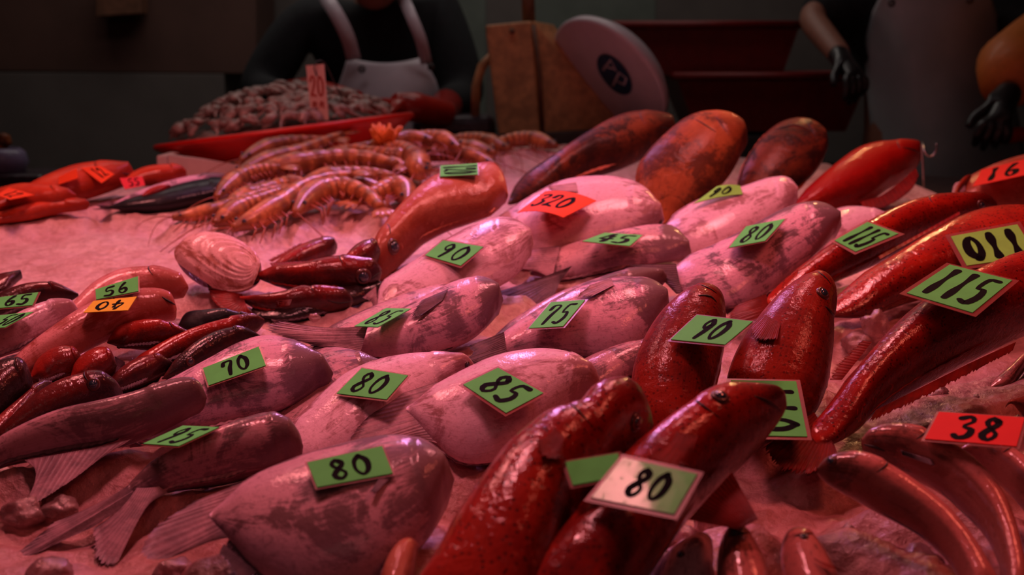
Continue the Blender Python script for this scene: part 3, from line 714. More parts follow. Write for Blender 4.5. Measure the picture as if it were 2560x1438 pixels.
# ------------------------------------------------------------------ red dish of squid on a foam box, with the hanging white price card
fb = [bed(430, 405, .0), bed(700, 425, .0)]
tc = W(715, 332, 3.02)
MT = Matrix.Rotation(R(-7.3), 3, 'Y') @ Matrix.Rotation(R(-2), 3, 'X')
TR = thing('round_tray', 'shallow round red plastic dish heaped with squid behind the prawns', 'tray', tc)
rr = .305
MB().lathe([(.0001, -.044), (.22, -.042), (.265, -.028), (rr - .012, -.002), (rr + .006, .006), (rr + .008, .000), (rr - .006, -.010), (.270, -.036), (.225, -.050), (.0001, -.052)], tc, MT, 72).build('dish', M['red_plastic'], TR, True)
MB().tube([tc + MT @ Vector(((rr + .002) * math.cos(k * math.pi / 36), (rr + .002) * math.sin(k * math.pi / 36), .004)) for k in range(73)], .0075, 8).build('rim', M['red_plastic'], TR, True)
fq = [W(x, y, 2.70) for x, y in ((420, 388), (500, 398), (580, 412), (680, 428), (760, 440))]; fb_z = bed_z(2.62) - .06
vs = []; 
for dy in (0, .022):
    for v in fq: vs += [v + Vector((0, dy, 0)), Vector((v.x, v.y + dy, fb_z))]
n_ = len(fq); fs = []
for k in range(n_ - 1):
    b0, b1 = 2 * k, 2 * (k + 1); o_ = 2 * n_
    fs += [(b0, b0 + 1, b1 + 1, b1), (o_ + b1, o_ + b1 + 1, o_ + b0 + 1, o_ + b0), (b0, b1, o_ + b1, o_ + b0), (b0 + 1, o_ + b0 + 1, o_ + b1 + 1, b1 + 1)]
fs += [(0, 2 * n_, 2 * n_ + 1, 1), (2 * n_ - 2, 2 * n_ - 1, 4 * n_ - 1, 4 * n_ - 2)]
FB = thing('foam_box', 'white foam box standing under the red dish of squid', 'box', Vector((fq[2].x, 2.8, fb_z)))
mesh_obj('front_wall', vs, fs, M['foam'], FB, smooth=False)
MB().box((fq[0].x - .012, 2.90, (fq[0].z + fb_z) / 2), .022, .42, fq[0].z - fb_z).build('side_wall', M['foam'], FB, bevel=.004)
rnd = random.Random(3)
def heap(x, y): return .115 * max(0, 1 - ((x + .01) ** 2 + y * y) / (.295 ** 2)) ** 1.15 + noise.noise(Vector((x * 14, y * 14, 0))) * .012
hm = []
for i in range(30):
    for j in range(48):
        r_ = .285 * i / 29; q = 2 * math.pi * j / 48; x, y = r_ * math.cos(q), r_ * math.sin(q)
        hm.append(tc + MT @ Vector((x, y, -.034 * (1 - (i / 29) ** 3) + heap(x, y) * .86 - .002 + .006 * noise.noise(Vector((x * 40, y * 40, 5))))))
tag(mesh_obj('squid_heap', hm, grid_faces(30, 48, True), M['flesh']), 'mass of pale squid flesh filling the round red dish', 'squid', kind='stuff')
for i in range(150):
    r_ = .255 * math.sqrt(rnd.random()); q = rnd.random() * 6.28; x, y = r_ * math.cos(q), r_ * math.sin(q)
    if y > .08: y = -abs(y)
    a0 = rnd.random() * 6.28; ln = rnd.uniform(.04, .085); P = []; rm = rnd.uniform(.008, .016)
    for k in range(9):
        t = k / 8; aa = a0 + rnd.choice((1.0, 1.6)) * t; xx = x + ln * (t - .5) * math.cos(aa); yy = y + ln * (t - .5) * math.sin(aa)
        P.append(tc + MT @ Vector((xx, yy, heap(xx, yy) * .9 + .006 + .008 * math.sin(3.1 * t))))
    P = catmull([tuple(v) for v in P[::2]], 14)
    mm = MB().tube(P, [.003 + rm * math.sin(math.pi * min(1, (k + .6) / 9)) * (1 + .15 * math.sin(k * 2.1)) for k in range(14)], 10, .62)
    tag(mm.build('squid', M['flesh'], None, True), 'small curled squid piece in the heap on the round red dish', 'squid', 'squid pieces in the red dish')

# ------------------------------------------------------------------ far left bits
bgp = W(20, 440, 3.3)
BG = MB(); BG.lathe([(.0001, -.02), (.05, -.02), (.062, .01), (.055, .035), (.042, .045), (.040, .042), (.05, .03), (.054, .01), (.045, -.01), (.0001, -.012)], W(8, 415, 3.1), None, 28)
tag(BG.build('plastic_bag', M['bag'], None, True), 'open blue and white plastic bag at the far left edge', 'bag')
flatbox('dark_crate', 'dark violet crate below the blue and white bag at far left', 'crate', [(-200, 436), (105, 438), (100, 900), (-200, 900)], 3.02, .2, M['purple'], bevel=.01)
for i, (x, y, r_) in enumerate(((-8, 378, .030), (8, 352, .020), (4, 400, .022))):
    MB_ = MB().lathe([(r_ * math.sin(k * math.pi / 10) * (1 + .08 * math.sin(k * 2)) + .0001, -r_ * math.cos(k * math.pi / 10)) for k in range(11)], W(x, y, 3.1), None, 18)
    tag(MB_.build('orange_fruit', M['orange'], None, True), ['orange-brown lump in the mouth of the plastic bag', 'small brown lump at the top of the plastic bag', 'lump at the rim of the plastic bag, lowest of three'][i], 'fruit')
# metal hook at right
hk = W(2307, 478, 2.62)
m = MB(); pts = [W(2308, 480, 2.62), W(2308, 430, 2.62), W(2305, 362, 2.62), W(2308, 362, 2.60), W(2312, 380, 2.58), W(2322, 391, 2.58), (W(2334, 387, 2.58)), W(2341, 372, 2.58), W(2342, 358, 2.58)]
m.tube(catmull([tuple(p) for p in pts], 40), .0022, 8)
tag(m.build('hook', M['steel'], None, True), 'thin steel wire hook stand at right end of the bright red fish', 'hook')

# ------------------------------------------------------------------ prawns
def prawn(label, pts, wd, head_end=1, tilt=8, fan=True, legs=True, mat='prawn', ant=True, dmax=.12, big=None):
    """pts in pixels from tail to head; wd body width in pixels"""
    P2 = catmull([(x, y, 0) for x, y in pts], 44)
    ap = max([(p.x, p.y) for p in P2], key=lambda q: q[1]); dd = .008
    wd = wd * 1.58; rad0 = wd * (bed(*ap) - CAM).length / F / 2
    while dd < dmax:
        pl = tilted(ap[0], ap[1] + wd * .3, dd + rad0, tilt); bad = 0
        for p in P2[2::5]:
            w_ = pl.hit(p.x, p.y, rad0 * .6); v = w_ - CAM
            if front_dist(v.normalized()) < v.length: bad += 1
        if bad <= 1: break
        dd += .005
    Q = [pl.hit(p.x, p.y) for p in P2]; N = len(Q)
    rads = []
    for i in range(N):
        s = i / (N - 1)
        if s < .62: r = rad0 * (.42 + .58 * (s / .62) ** .8); r *= 1 - .10 * abs(math.sin(s / .62 * 6 * math.pi / 1)) ** 6   # ringed tail segments
        elif s < .64: r = rad0 * .92
        else: r = rad0 * (1.06 - .75 * ((s - .64) / .36) ** 1.8)
        rads.append(r)
    root = thing('prawn', label, 'prawn', Q[N // 2] - pl.n * rad0, 'banded prawns heaped on the ice')
    seg = 16; vs, fs = tube_data(Q, rads, seg, pl.n, 1.0); pat = []
    for i in range(N):
        for k in range(seg): pat.append((i / (N - 1) if i / (N - 1) < .64 else .64 + (i / (N - 1) - .64) * .3, math.cos(k), math.sin(k)))
    mesh_obj('shell', vs, fs, M[mat], root, pat=pat); add_tree(vs, fs)
    rnd = random.Random(int(pts[0][0] * 7 + pts[0][1]))
    if fan:
        t = (Q[0] - Q[3]).normalized(); sd = t.cross(pl.n).normalized()
        for k in (-1, -.35, .35, 1):
            d = (t + sd * k * .55).normalized(); b = Q[0]; l = rad0 * 2.1
            MB().tube([b, b + d * l * .5, b + d * l], [rad0 * .22, rad0 * .42, rad0 * .12], 8, .25, pl.n).build('tail_fan', M[mat], root, True)
    if legs:
        mb = MB()
        for k in range(5):
            i = int(N * (.66 + .055 * k)); p = Q[i]; t = (Q[min(N - 1, i + 1)] - Q[i - 1]).normalized(); sd = t.cross(pl.n).normalized()
            if sd.y > 0: sd = -sd
            l = rad0 * rnd.uniform(1.5, 2.2)
            mb.tube([p + sd * rads[i] * .8, p + sd * (rads[i] + l * .5) - pl.n * l * .1 + t * l * .3, p + sd * (rads[i] + l * .7) - pl.n * l * .45 + t * l * .9], [rad0 * .10, rad0 * .08, rad0 * .04], 6)
        for k in range(5):
            i = int(N * (.18 + .085 * k)); p = Q[i]; t = (Q[i + 1] - Q[i - 1]).normalized(); sd = t.cross(pl.n).normalized()
            if sd.y > 0: sd = -sd
            mb.tube([p + sd * rads[i] * .8, p + sd * (rads[i] + rad0 * .55) - pl.n * rad0 * .5 - t * rad0 * .3], [rad0 * .16, rad0 * .05], 6)
        mb.tube([Q[int(N * .18)] - pl.n * rads[8] * .7, Q[int(N * .5)] - pl.n * rads[22] * .7, Q[int(N * .9)] - pl.n * rads[-5] * .5], rad0 * .3, 6)
        mb.build('legs', M['prawn_leg'], root, True)
    if ant:
        t = (Q[-1] - Q[-4]).normalized(); sd = t.cross(pl.n).normalized(); mb = MB()
        for k in (-1, 1):
            ps = [Q[-2]]; d = (t + sd * k * .3 + pl.n * .25).normalized()
            for j in range(12):
                ps.append(ps[-1] + d * rad0 * .55); d = (d + sd * k * rnd.uniform(.0, .22) - pl.n * .13).normalized()
            mb.tube(ps, [rad0 * .07 * (1 - .6 * j / 12) for j in range(13)], 5)
        mb.build('antennae', M['prawn_leg'], root, True)
        for k in (-1, 1):
            MB().lathe([(.0001, .0), (rad0 * .16, rad0 * .08), (rad0 * .18, rad0 * .22), (.0001, rad0 * .34)], Q[-4] + sd * k * rads[-4] * .8 + pl.n * rads[-4] * .5, None, 10).build('eye', M['pupil'], root, True)
    return root

# ------------------------------------------------------------------ price cards, lying in front of whatever is under them
GL = {'0': [[(.5, .98), (.18, .75), (.12, .3), (.45, .02), (.82, .25), (.86, .7), (.5, .98)]], '1': [[(.55, 1), (.45, 0)]],
      '2': [[(.12, .72), (.3, .97), (.7, .95), (.78, .7), (.45, .35), (.08, .04), (.45, .1), (.92, .02)]],
      '3': [[(.15, .92), (.6, 1), (.82, .8), (.4, .55), (.85, .4), (.75, .1), (.3, 0), (.08, .12)]],
      '4': [[(.55, 1), (.1, .38), (.92, .42)], [(.72, .75), (.6, 0)]],
      '5': [[(.92, .98), (.35, .95), (.25, .58), (.7, .58), (.86, .3), (.55, .02), (.08, .08)]],
      '6': [[(.7, 1), (.3, .65), (.15, .25), (.45, 0), (.82, .2), (.7, .48), (.25, .4)]],
      '7': [[(.08, .75), (.2, .95), (.85, .92), (.6, .45), (.5, 0)]],
      '8': [[(.75, .85), (.45, 1), (.2, .78), (.5, .52), (.84, .25), (.5, 0), (.14, .2), (.45, .5), (.78, .72), (.72, .9)]],
      '9': [[(.8, .78), (.5, 1), (.2, .75), (.45, .52), (.8, .75), (.7, .4), (.5, 0)]],
      'y': [[(.1, .85), (.85, .9)], [(0, .55), (1, .6)], [(.35, .55), (.05, 0)], [(.65, .55), (.6, .1), (.95, .05)]]}
def ribbon(mb, P, ws, n):
    vs = []; fs = []; N = len(P)
    for i in range(N):
        t = (P[min(N - 1, i + 1)] - P[max(0, i - 1)]).normalized(); s = n.cross(t).normalized()
        vs += [P[i] - s * ws[i], P[i] + s * ws[i]]
    fs = grid_faces(N, 2)
    for i, sg in ((0, -1), (N - 1, 1)):
        t = (P[min(N - 1, i + 1)] - P[max(0, i - 1)]).normalized() * sg; s = n.cross(t).normalized(); o = len(vs); vs.append(P[i])
        for k in range(9):
            q = math.pi * k / 8; vs.append(P[i] + s * ws[i] * math.cos(q) + t * ws[i] * math.sin(q))
        fs += [(o, o + k + 1, o + k + 2) for k in range(8)]
    mb.add(vs, fs)
def card(label, q, text, mat='paper_green', lam=.10, bend=0, ink='ink', box=None, stretch=1.0, lift=.002, sw=.064, group='price cards', flat=True, gw=.62):
    """q: corners as the writing runs: top-left, top-right, bottom-right, bottom-left"""
    c = [sum(p[i] for p in q) / 4 for i in (0, 1)]
    # find the tilt that makes the four corners closest to a rectangle
    best = None
    for ti in range(-4, 62, 3):
        for ro in range(-40, 41, 4):
            n = Vector((math.sin(R(ro)), -math.sin(SLOPE + R(ti)), math.cos(SLOPE + R(ti)))); pl = Plane(bed(*c), n)
            P = [pl.hit(*p) for p in q]; e = [P[1] - P[0], P[2] - P[1], P[3] - P[2], P[0] - P[3]]
            if max(v.length for v in e) > .5: continue
            a, b = (e[0].length + e[2].length) / 2, (e[1].length + e[3].length) / 2
            sc = abs(e[0].normalized().dot(e[1].normalized())) * 1.2 + abs(e[2].normalized().dot(e[3].normalized())) * 1.2 + abs(math.log(e[0].length / e[2].length)) * .5 + abs(abs(math.log(a / b)) - .42) * .5 + abs(ti - 22) * .008 + abs(ro) * .007
            if best is None or sc < best[0]: best = (sc, n.normalized())
    n = best[1]
    off = 0; pl = Plane(bed(*c), n); need = -1e9
    for i in range(6):
        for j in range(5):
            u, v = i / 5, j / 4; px = [(q[0][k] * (1 - u) + q[1][k] * u) * (1 - v) + (q[3][k] * (1 - u) + q[2][k] * u) * v for k in (0, 1)]
            d = ray(*px); h = front_dist(d); 
            if h > 8: hb = (bed(*px) - CAM).length; h = hb
            need = max(need, ((CAM + d * h) - pl.p).dot(n) * (1 if True else 0))
    pl = Plane(pl.p + n * (need + lift), n)
    P = [pl.hit(*p) for p in q]; ctr = sum(P, Vector()) / 4
    root = thing('price_card', label, 'price card', ctr, group)
    X = (P[1] - P[0] + P[2] - P[3]).length / 2; Yl = (P[0] - P[3] + P[1] - P[2]).length / 2
    def S(u, v, h=0):
        a = P[3].lerp(P[2], u).lerp(P[0].lerp(P[1], u), v); return a + n * (h + bend * (1 - 4 * (u - .5) ** 2) * 1.0)
    def sheet(name, m, g, h0, h1):
        nu, nv = 12, 4; gu, gv = g / X * min(X, Yl), g / Yl * min(X, Yl); vs = []
        for h in (h0, h1):
            for i in range(nu + 1):
                for j in range(nv + 1):
                    vs.append(S(-gu + (1 + 2 * gu) * i / nu, -gv + (1 + 2 * gv) * j / nv, h))
        k = (nu + 1) * (nv + 1); f0 = grid_faces(nu + 1, nv + 1); fs = [tuple(reversed(f)) for f in f0] + [tuple(i + k for i in f) for f in f0]
        B = [i * (nv + 1) for i in range(nu + 1)] + [nu * (nv + 1) + j for j in range(1, nv + 1)] + [i * (nv + 1) + nv for i in range(nu - 1, -1, -1)] + list(range(nv - 1, 0, -1))
        for i in range(len(B)): fs.append((B[i], B[(i + 1) % len(B)], B[(i + 1) % len(B)] + k, B[i] + k))
        return mesh_obj(name, vs, fs, m, root, smooth=False)
    sheet('paper', M[mat], 0, 0, .0008)
    if lam: sheet('laminate', M['laminate'], lam * .68, -.0006, -.0001)
    tp = box or (.24, .16, .80, .84); nC = len(text); adv = (tp[2] - tp[0]) / max(1, nC)
    for ci, ch in enumerate(text):
        strokes = GL[ch]; mb = MB()
        for st in strokes:
            pts = catmull([(x, y, 0) for x, y in st], 22)
            SP = []
            for p in pts:
                u = tp[0] + adv * ci + adv * (.12 + .76 * p.x); v = tp[1] + (tp[3] - tp[1]) * p.y
                SP.append(S(u, v, .0011))
            w_ = sw * min(X, Yl) * 1.12
            ribbon(mb, SP, [w_ * (.8 + .25 * math.sin(2 + i * .35)) for i in range(len(SP))], n)
        mb.build('numeral', M[ink], root, True)
    add_tree([S(u / 4, v / 3, .001) for u in range(5) for v in range(4)], grid_faces(5, 4))
    return root
A = (.14, .12, .90, .86)
# ------------------------------------------------------------------ FISH, from the back row to the front, lower layers first
# back row
fish('dark brownish red fish at the back, right of the prawns and behind the orange snapper', [(1262, 500), (1285, 455), (1350, 405), (1430, 352), (1500, 307), (1560, 284), (1620, 280), (1672, 298), (1692, 332)], [(1280, 520), (1380, 492), (1470, 452), (1560, 425), (1640, 385), (1685, 350), (1693, 334)],
     'brown', T=.045, tilt=24, d=.035, finmat='fin_orange', mouth=[(1650, 318), (1675, 322), (1690, 330)])
fish('orange-brown blunt-headed fish standing up at the back, middle of the three', [(1600, 560), (1585, 440), (1608, 385), (1660, 330), (1705, 296), (1752, 281), (1810, 284), (1850, 308), (1868, 352)], [(1700, 560), (1770, 500), (1822, 455), (1852, 410), (1866, 375), (1869, 355)],
     'orange', T=.045, tilt=38, d=.035, finmat='fin_orange', mouth=[(1735, 296), (1762, 312), (1790, 330)], gill=.72)
fish('brown-orange fish standing up at the back beside the bright red one', [(1830, 520), (1850, 420), (1880, 365), (1915, 325), (1955, 302), (2000, 297), (2040, 318), (2068, 362)], [(1900, 530), (1975, 490), (2030, 450), (2062, 410), (2071, 385), (2070, 366)],
     'brown', T=.04, tilt=38, d=.03, finmat='fin_orange', mouth=[(1935, 325), (1990, 312), (2035, 330)], gill=.75)
fish('smooth bright red fish with ribbed belly fin at the back right, beside the wire hook', [(1965, 520), (2010, 470), (2070, 415), (2130, 372), (2190, 355), (2250, 356), (2290, 368), (2303, 395)], [(1975, 540), (2080, 535), (2170, 515), (2235, 475), (2280, 435), (2302, 400)],
     'bright', T=.045, tilt=24, d=.03, finmat='fin_red', fins=[('anal_fin', [(2150, 505), (2200, 490), (2250, 455), (2290, 420)], [(2160, 525), (2215, 518), (2275, 480), (2297, 440)], dict(jag=.05, ridge=.002, bulge=.0))], mouth=[(2255, 368), (2285, 375), (2300, 385)])
fish('pale orange fish under the 16 card at the right edge', [(2372, 500), (2400, 452), (2455, 418), (2530, 392), (2620, 378), (2720, 400)], [(2385, 512), (2460, 530), (2560, 545), (2660, 520), (2722, 410)],
     'snapper', T=.05, tilt=22, d=.03, finmat='fin_orange', gillh=0)
fish('dark red lip of a fish in front of the pale orange one at right edge', [(2380, 495), (2385, 470), (2402, 448), (2425, 436)], [(2392, 498), (2402, 480), (2420, 458), (2428, 440)], 'grp_b', T=.012, tilt=20, gillh=0, name='fish_piece', cat='fish')
# far left red snappers, black fish
fish('red snapper lying under the two orange cards at back left', [(-60, 520), (40, 478), (120, 440), (190, 414), (260, 408), (318, 418), (334, 430)], [(-60, 560), (60, 540), (160, 515), (240, 490), (300, 462), (335, 434)], 'redsnap', T=.03, tilt=12, d=.02, finmat='fin_red', mouth=[(305, 432), (320, 436), (333, 434)])
fish('long thin red fish nearest the smooth ice at far left', [(-60, 545), (50, 520), (130, 502), (190, 500), (222, 508)], [(-60, 570), (50, 550), (140, 530), (200, 522), (224, 512)], 'redsnap', T=.014, tilt=8, finmat='fin_red')
fish('dark red fish left of the thin one, at the far left edge of the ice', [(-60, 500), (0, 470), (60, 462), (130, 475), (190, 490)], [(-60, 530), (20, 525), (90, 520), (150, 510), (192, 494)], 'redsnap', T=.022, tilt=8, finmat='fin_red')
fish('small red fish behind the pink-red card, in front of the foam box', [(300, 445), (350, 425), (400, 420), (440, 420), (466, 430)], [(305, 468), (360, 462), (420, 455), (467, 436)], 'redsnap', T=.02, tilt=10, finmat='fin_red')
fish('small silver fish lying behind the black one, left of the prawns', [(280, 505), (340, 480), (410, 458), (480, 442), (540, 436), (570, 444)], [(290, 512), (360, 500), (430, 486), (500, 470), (571, 450)], 'pom_a', T=.014, tilt=8, finmat='fin_dark')
fish('slim glossy black fish on the ice left of the prawns', [(262, 518), (320, 500), (390, 480), (460, 460), (530, 447), (580, 452), (600, 466)], [(264, 522), (330, 526), (410, 525), (490, 510), (560, 492), (602, 470)], 'blackfish', T=.02, tilt=6, finmat='fin_dark',
     tail=dict(b=[(275, 515), (275, 524)], t=[(232, 512), (250, 519), (225, 524)]))
fish('bright red scrap of fish lying on the back of the black fish', [(352, 488), (370, 474), (395, 467), (425, 466)], [(358, 491), (385, 488), (408, 480), (428, 470)], 'bright', T=.008, tilt=10, gillh=0, name='fish_piece')
# prawns
PL = [
 ([(660, 440), (720, 425), (790, 420), (860, 425)], 34, 'prawn in the bottom layer under the longest one, left side'),
 ([(850, 420), (920, 415), (985, 420), (1040, 440)], 34, 'prawn in the bottom layer behind the orange snapper head, right side'),
 ([(740, 490), (820, 478), (900, 470), (970, 478)], 34, 'dark prawn in the bottom layer behind the humped one'),
 ([(600, 500), (660, 480), (720, 465), (790, 470)], 32, 'prawn in the bottom layer at the lower left of the heap'),
 ([(880, 372), (940, 385), (1000, 395), (1060, 390)], 30, 'prawn in the bottom layer left of the rotated green card'),
 ([(640, 400), (700, 385), (760, 378), (830, 380)], 30, 'prawn in the bottom layer under the raised tail fan'),
 ([(1060, 372), (1120, 366), (1180, 372), (1240, 385)], 28, 'prawn in the bottom layer behind the orange snapper tail'),
 ([(870, 372), (930, 366), (990, 352), (1040, 345), (1085, 352)], 24, 'prawn furthest back, lying level behind the orange tuft'),
 ([(1225, 372), (1262, 352), (1310, 346), (1350, 352), (1392, 366)], 26, 'prawn at the right end of the heap near the scale'),
 ([(1120, 352), (1160, 346), (1205, 350), (1250, 366), (1275, 372)], 26, 'prawn lying under the scale, second from the right end'),
 ([(1010, 352), (1060, 344), (1110, 352), (1150, 372)], 28, 'prawn just right of the orange tuft'),
 ([(1040, 400), (1095, 382), (1150, 384), (1205, 400), (1240, 415)], 28, 'prawn lying behind the rotated green card of the orange snapper'),
 ([(700, 352), (740, 345), (800, 342), (840, 352)], 26, 'short prawn at the top of the heap below the red dish'),
 ([(855, 336), (800, 358), (745, 380), (690, 395), (630, 418), (585, 440)], 30, 'prawn with raised tail fan at top of the heap'),
 ([(830, 350), (770, 352), (700, 360), (645, 378), (600, 402)], 26, 'reddish prawn along the upper left side of the heap'),
 ([(700, 420), (650, 425), (605, 440), (565, 470), (540, 495)], 30, 'prawn curling down the left side of the heap'),
 ([(985, 442), (930, 436), (870, 438), (810, 446), (750, 460)], 32, 'long prawn in the middle, second row from the top'),
 ([(990, 412), (930, 398), (860, 394), (780, 404), (700, 420), (620, 438)], 36, 'longest shiny prawn across the middle of the heap'),
 ([(960, 372), (1000, 372), (1040, 398), (1050, 425), (1078, 428)], 36, 'bent prawn with rounded tail below the orange tuft'),
 ([(900, 500), (950, 480), (985, 468), (1015, 480), (1020, 510)], 38, 'whiskery curled prawn beside the orange snapper'),
 ([(760, 455), (700, 462), (650, 480), (600, 495), (560, 520)], 28, 'prawn half under the others at lower left of the heap'),
 ([(705, 468), (660, 480), (600, 502), (540, 524), (480, 538), (430, 545)], 24, 'slim pale prawn reaching furthest left onto the ice'),
 ([(700, 478), (650, 500), (600, 520), (560, 545), (535, 560)], 34, 'red prawn with bent legs at the front of the heap'),
 ([(950, 520), (920, 490), (860, 468), (800, 480), (760, 505), (738, 535)], 40, 'humped dark-banded prawn at the front right of the heap'),
 ([(880, 436), (815, 448), (755, 470), (700, 510), (640, 545), (580, 572)], 36, 'thick prawn running down the front of the heap to the ice'),
]
for pts, wd, lb in PL: prawn(lb, pts, wd)
# orange tuft
tc2 = W(962, 372, 2.72); rnd = random.Random(5)
h = front_dist(ray(962, 352)); tb = CAM + ray(962, 375) * (min(h, 3.0) - .01) if h < 5 else tc2
TF = MB()
for k in range(46):
    a = rnd.uniform(-1, 1); b_ = rnd.uniform(-.6, .6); l = rnd.uniform(.034, .062)
    d = Vector((a * .75, b_ - .2, 1)).normalized()
    TF.tube([tb + d * .003, tb + d * l * .6 + Vector((rnd.uniform(-.004, .004), 0, 0)), tb + d * l], [.006, .0065, .003], 7)
tag(TF.build('coral_tuft', M['sleeve_orange'], None, True), 'small bright orange frilly tuft standing among the prawns', 'seafood')

# orange snapper with head at lower left
fish('orange snapper with its eye and head at lower left, under the rotated green card', [(1274, 478), (1266, 430), (1235, 407), (1190, 410), (1135, 424), (1082, 440), (1030, 475), (985, 520), (950, 565), (925, 605), (916, 650), (928, 690)], [(1266, 500), (1240, 532), (1190, 556), (1130, 578), (1080, 605), (1035, 640), (1000, 668), (965, 690), (932, 692)],
     'snapper', T=.04, tilt=22, finmat='fin_orange', tailtaper=.6, eyes=[(983, 617, 17)], mouth=[(925, 672), (940, 682), (956, 684)], gill=.80)
# white and pale pomfrets in the back
fish('pale fish sliver between the mottled 80 pomfret and the left spotted grouper', [(1990, 590), (2040, 545), (2100, 515), (2160, 515), (2205, 530), (2222, 550)], [(2000, 610), (2080, 625), (2150, 610), (2200, 585), (2223, 556)], 'pom_c', T=.02, tilt=20, d=.012)
fish('broad white pomfret under the lime card at the back', [(1640, 570), (1700, 520), (1770, 484), (1850, 462), (1920, 440), (1965, 440), (1990, 462), (1994, 495)], [(1650, 620), (1740, 640), (1820, 632), (1890, 605), (1940, 570), (1980, 530), (1994, 500)], 'pom_c', T=.028, tilt=24, tail=dict(b=[(1640, 575), (1650, 610)], t=[(1570, 560), (1600, 600), (1590, 640)]))
fish('big white pomfret under the orange 320 card', [(1180, 590), (1250, 535), (1330, 482), (1400, 447), (1475, 435), (1550, 438), (1610, 462), (1648, 505), (1660, 548)], [(1190, 660), (1300, 660), (1400, 645), (1490, 625), (1570, 605), (1630, 582), (1661, 552)], 'pom_c', T=.034, tilt=24,
     fins=[], pect=[([(1440, 458), (1444, 482)], [(1365, 474), (1372, 482)], dict(mat='fin_pale', rays=12))], eyes=[(1652, 556, 6)])
fish('pale pomfret under the green 90 card in the middle', [(935, 770), (945, 710), (1000, 668), (1060, 628), (1130, 582), (1200, 548), (1262, 540), (1310, 562), (1332, 605)], [(945, 800), (1030, 800), (1120, 780), (1210, 745), (1290, 700), (1326, 650), (1334, 610)], 'pom_c', T=.03, tilt=22, gill=.74,
     tail=dict(b=[(940, 715), (945, 785)], t=[(905, 745), (930, 760), (925, 800)]))
fish('brown-headed pomfret under the green 45 card', [(1320, 668), (1370, 628), (1440, 602), (1520, 580), (1600, 562), (1650, 558), (1690, 566), (1718, 595), (1727, 628)], [(1330, 700), (1400, 700), (1480, 690), (1560, 675), (1640, 664), (1700, 652), (1728, 633)], 'pom_b', T=.024, tilt=20,
     tail=[dict(b=[(1400, 615), (1380, 695)], t=[(1270, 628), (1212, 666), (1262, 672), (1325, 672)], mat='fin_grey', lift=.014), dict(b=[(1430, 665), (1400, 705)], t=[(1290, 718), (1188, 748), (1196, 768), (1300, 775), (1380, 752)], mat='fin_dark', lift=.016)])
fish('mottled grey-headed pomfret under the green 80 card at right', [(1650, 668), (1720, 635), (1800, 598), (1880, 555), (1950, 518), (2010, 500), (2060, 506), (2094, 530), (2103, 562)], [(1690, 735), (1760, 770), (1830, 772), (1900, 750), (1970, 705), (2030, 655), (2080, 605), (2104, 566)], 'pom_a', T=.03, tilt=24, 
     tail=dict(b=[(1690, 660), (1705, 735)], t=[(1565, 662), (1640, 690), (1690, 735)], mat='fin_dark', lift=.014))
# spotted groupers at right, back to front
fish('spotted red grouper under the 115 card nearest the middle', [(1900, 735), (1960, 690), (2050, 622), (2130, 575), (2200, 538), (2280, 508), (2370, 498), (2440, 498), (2480, 508), (2496, 522)], [(1930, 790), (2020, 740), (2110, 700), (2210, 655), (2300, 610), (2390, 575), (2460, 545), (2496, 526)], 'grp_a', T=.036, tilt=18, finmat='fin_red', eyes=[(2452, 514, 11)],
     tail=dict(b=[(1915, 735), (1930, 785)], t=[(1835, 765), (1820, 795), (1840, 815)], mat='fin_red'), gill=.72)
fish('spotted red grouper under the upside-down 110 card', [(2060, 745), (2140, 690), (2220, 640), (2300, 588), (2390, 540), (2480, 517), (2580, 520), (2680, 560), (2720, 610)], [(2075, 815), (2160, 800), (2260, 768), (2350, 745), (2450, 735), (2560, 720), (2680, 680), (2722, 620)], 'grp_a', T=.044, tilt=18, finmat='fin_red',
     fins=[('dorsal_fin', [(2200, 648), (2400, 536)], [(2195, 640), (2398, 528)])], tail=dict(b=[(2080, 740), (2085, 805)], t=[(1990, 770), (1985, 800), (2010, 850)], mat='fin_red'))
# left-hand fish
fish('plain pink-red fish behind the amber card with a green card on it', [(90, 850), (160, 780), (225, 715), (290, 682), (350, 672), (410, 674), (452, 692), (470, 714)], [(110, 880), (210, 820), (300, 770), (380, 750), (440, 740), (471, 720)], 'pinkred', T=.024, tilt=16, d=.02, finmat='fin_orange')
fish('dark fish tail pointing up at the left edge of the ice', [(-80, 740), (-40, 700), (10, 682), (52, 680)], [(-80, 770), (-30, 745), (20, 728), (56, 690)], 'rock', T=.01, tilt=14, d=.02, gillh=0, name='fish')
fish('dark rockfish under the green 65 card at left edge', [(-80, 770), (0, 735), (60, 720), (110, 718), (150, 722), (195, 735)], [(-80, 830), (0, 800), (60, 775), (120, 758), (170, 748), (197, 739)], 'rock', T=.02, tilt=14, d=.018, finmat='fin_dark')
fish('pale pink fish at the left edge below the dark rockfish', [(-120, 880), (-40, 830), (30, 790), (90, 762), (140, 752), (180, 758), (197, 776)], [(-120, 960), (-20, 905), (50, 880), (110, 848), (160, 815), (190, 795), (198, 780)], 'pom_c', T=.022, tilt=18, d=.02)
fish('orange and pink striped fish under the amber card', [(-30, 950), (50, 880), (120, 830), (190, 785), (260, 752), (330, 732), (395, 726), (432, 742), (441, 768)], [(-10, 975), (90, 930), (180, 890), (260, 850), (340, 818), (400, 800), (432, 788), (442, 772)], 'pinkred', T=.026, tilt=18, finmat='fin_orange', mouth=[(405, 742), (420, 752), (438, 762)], gill=.70)
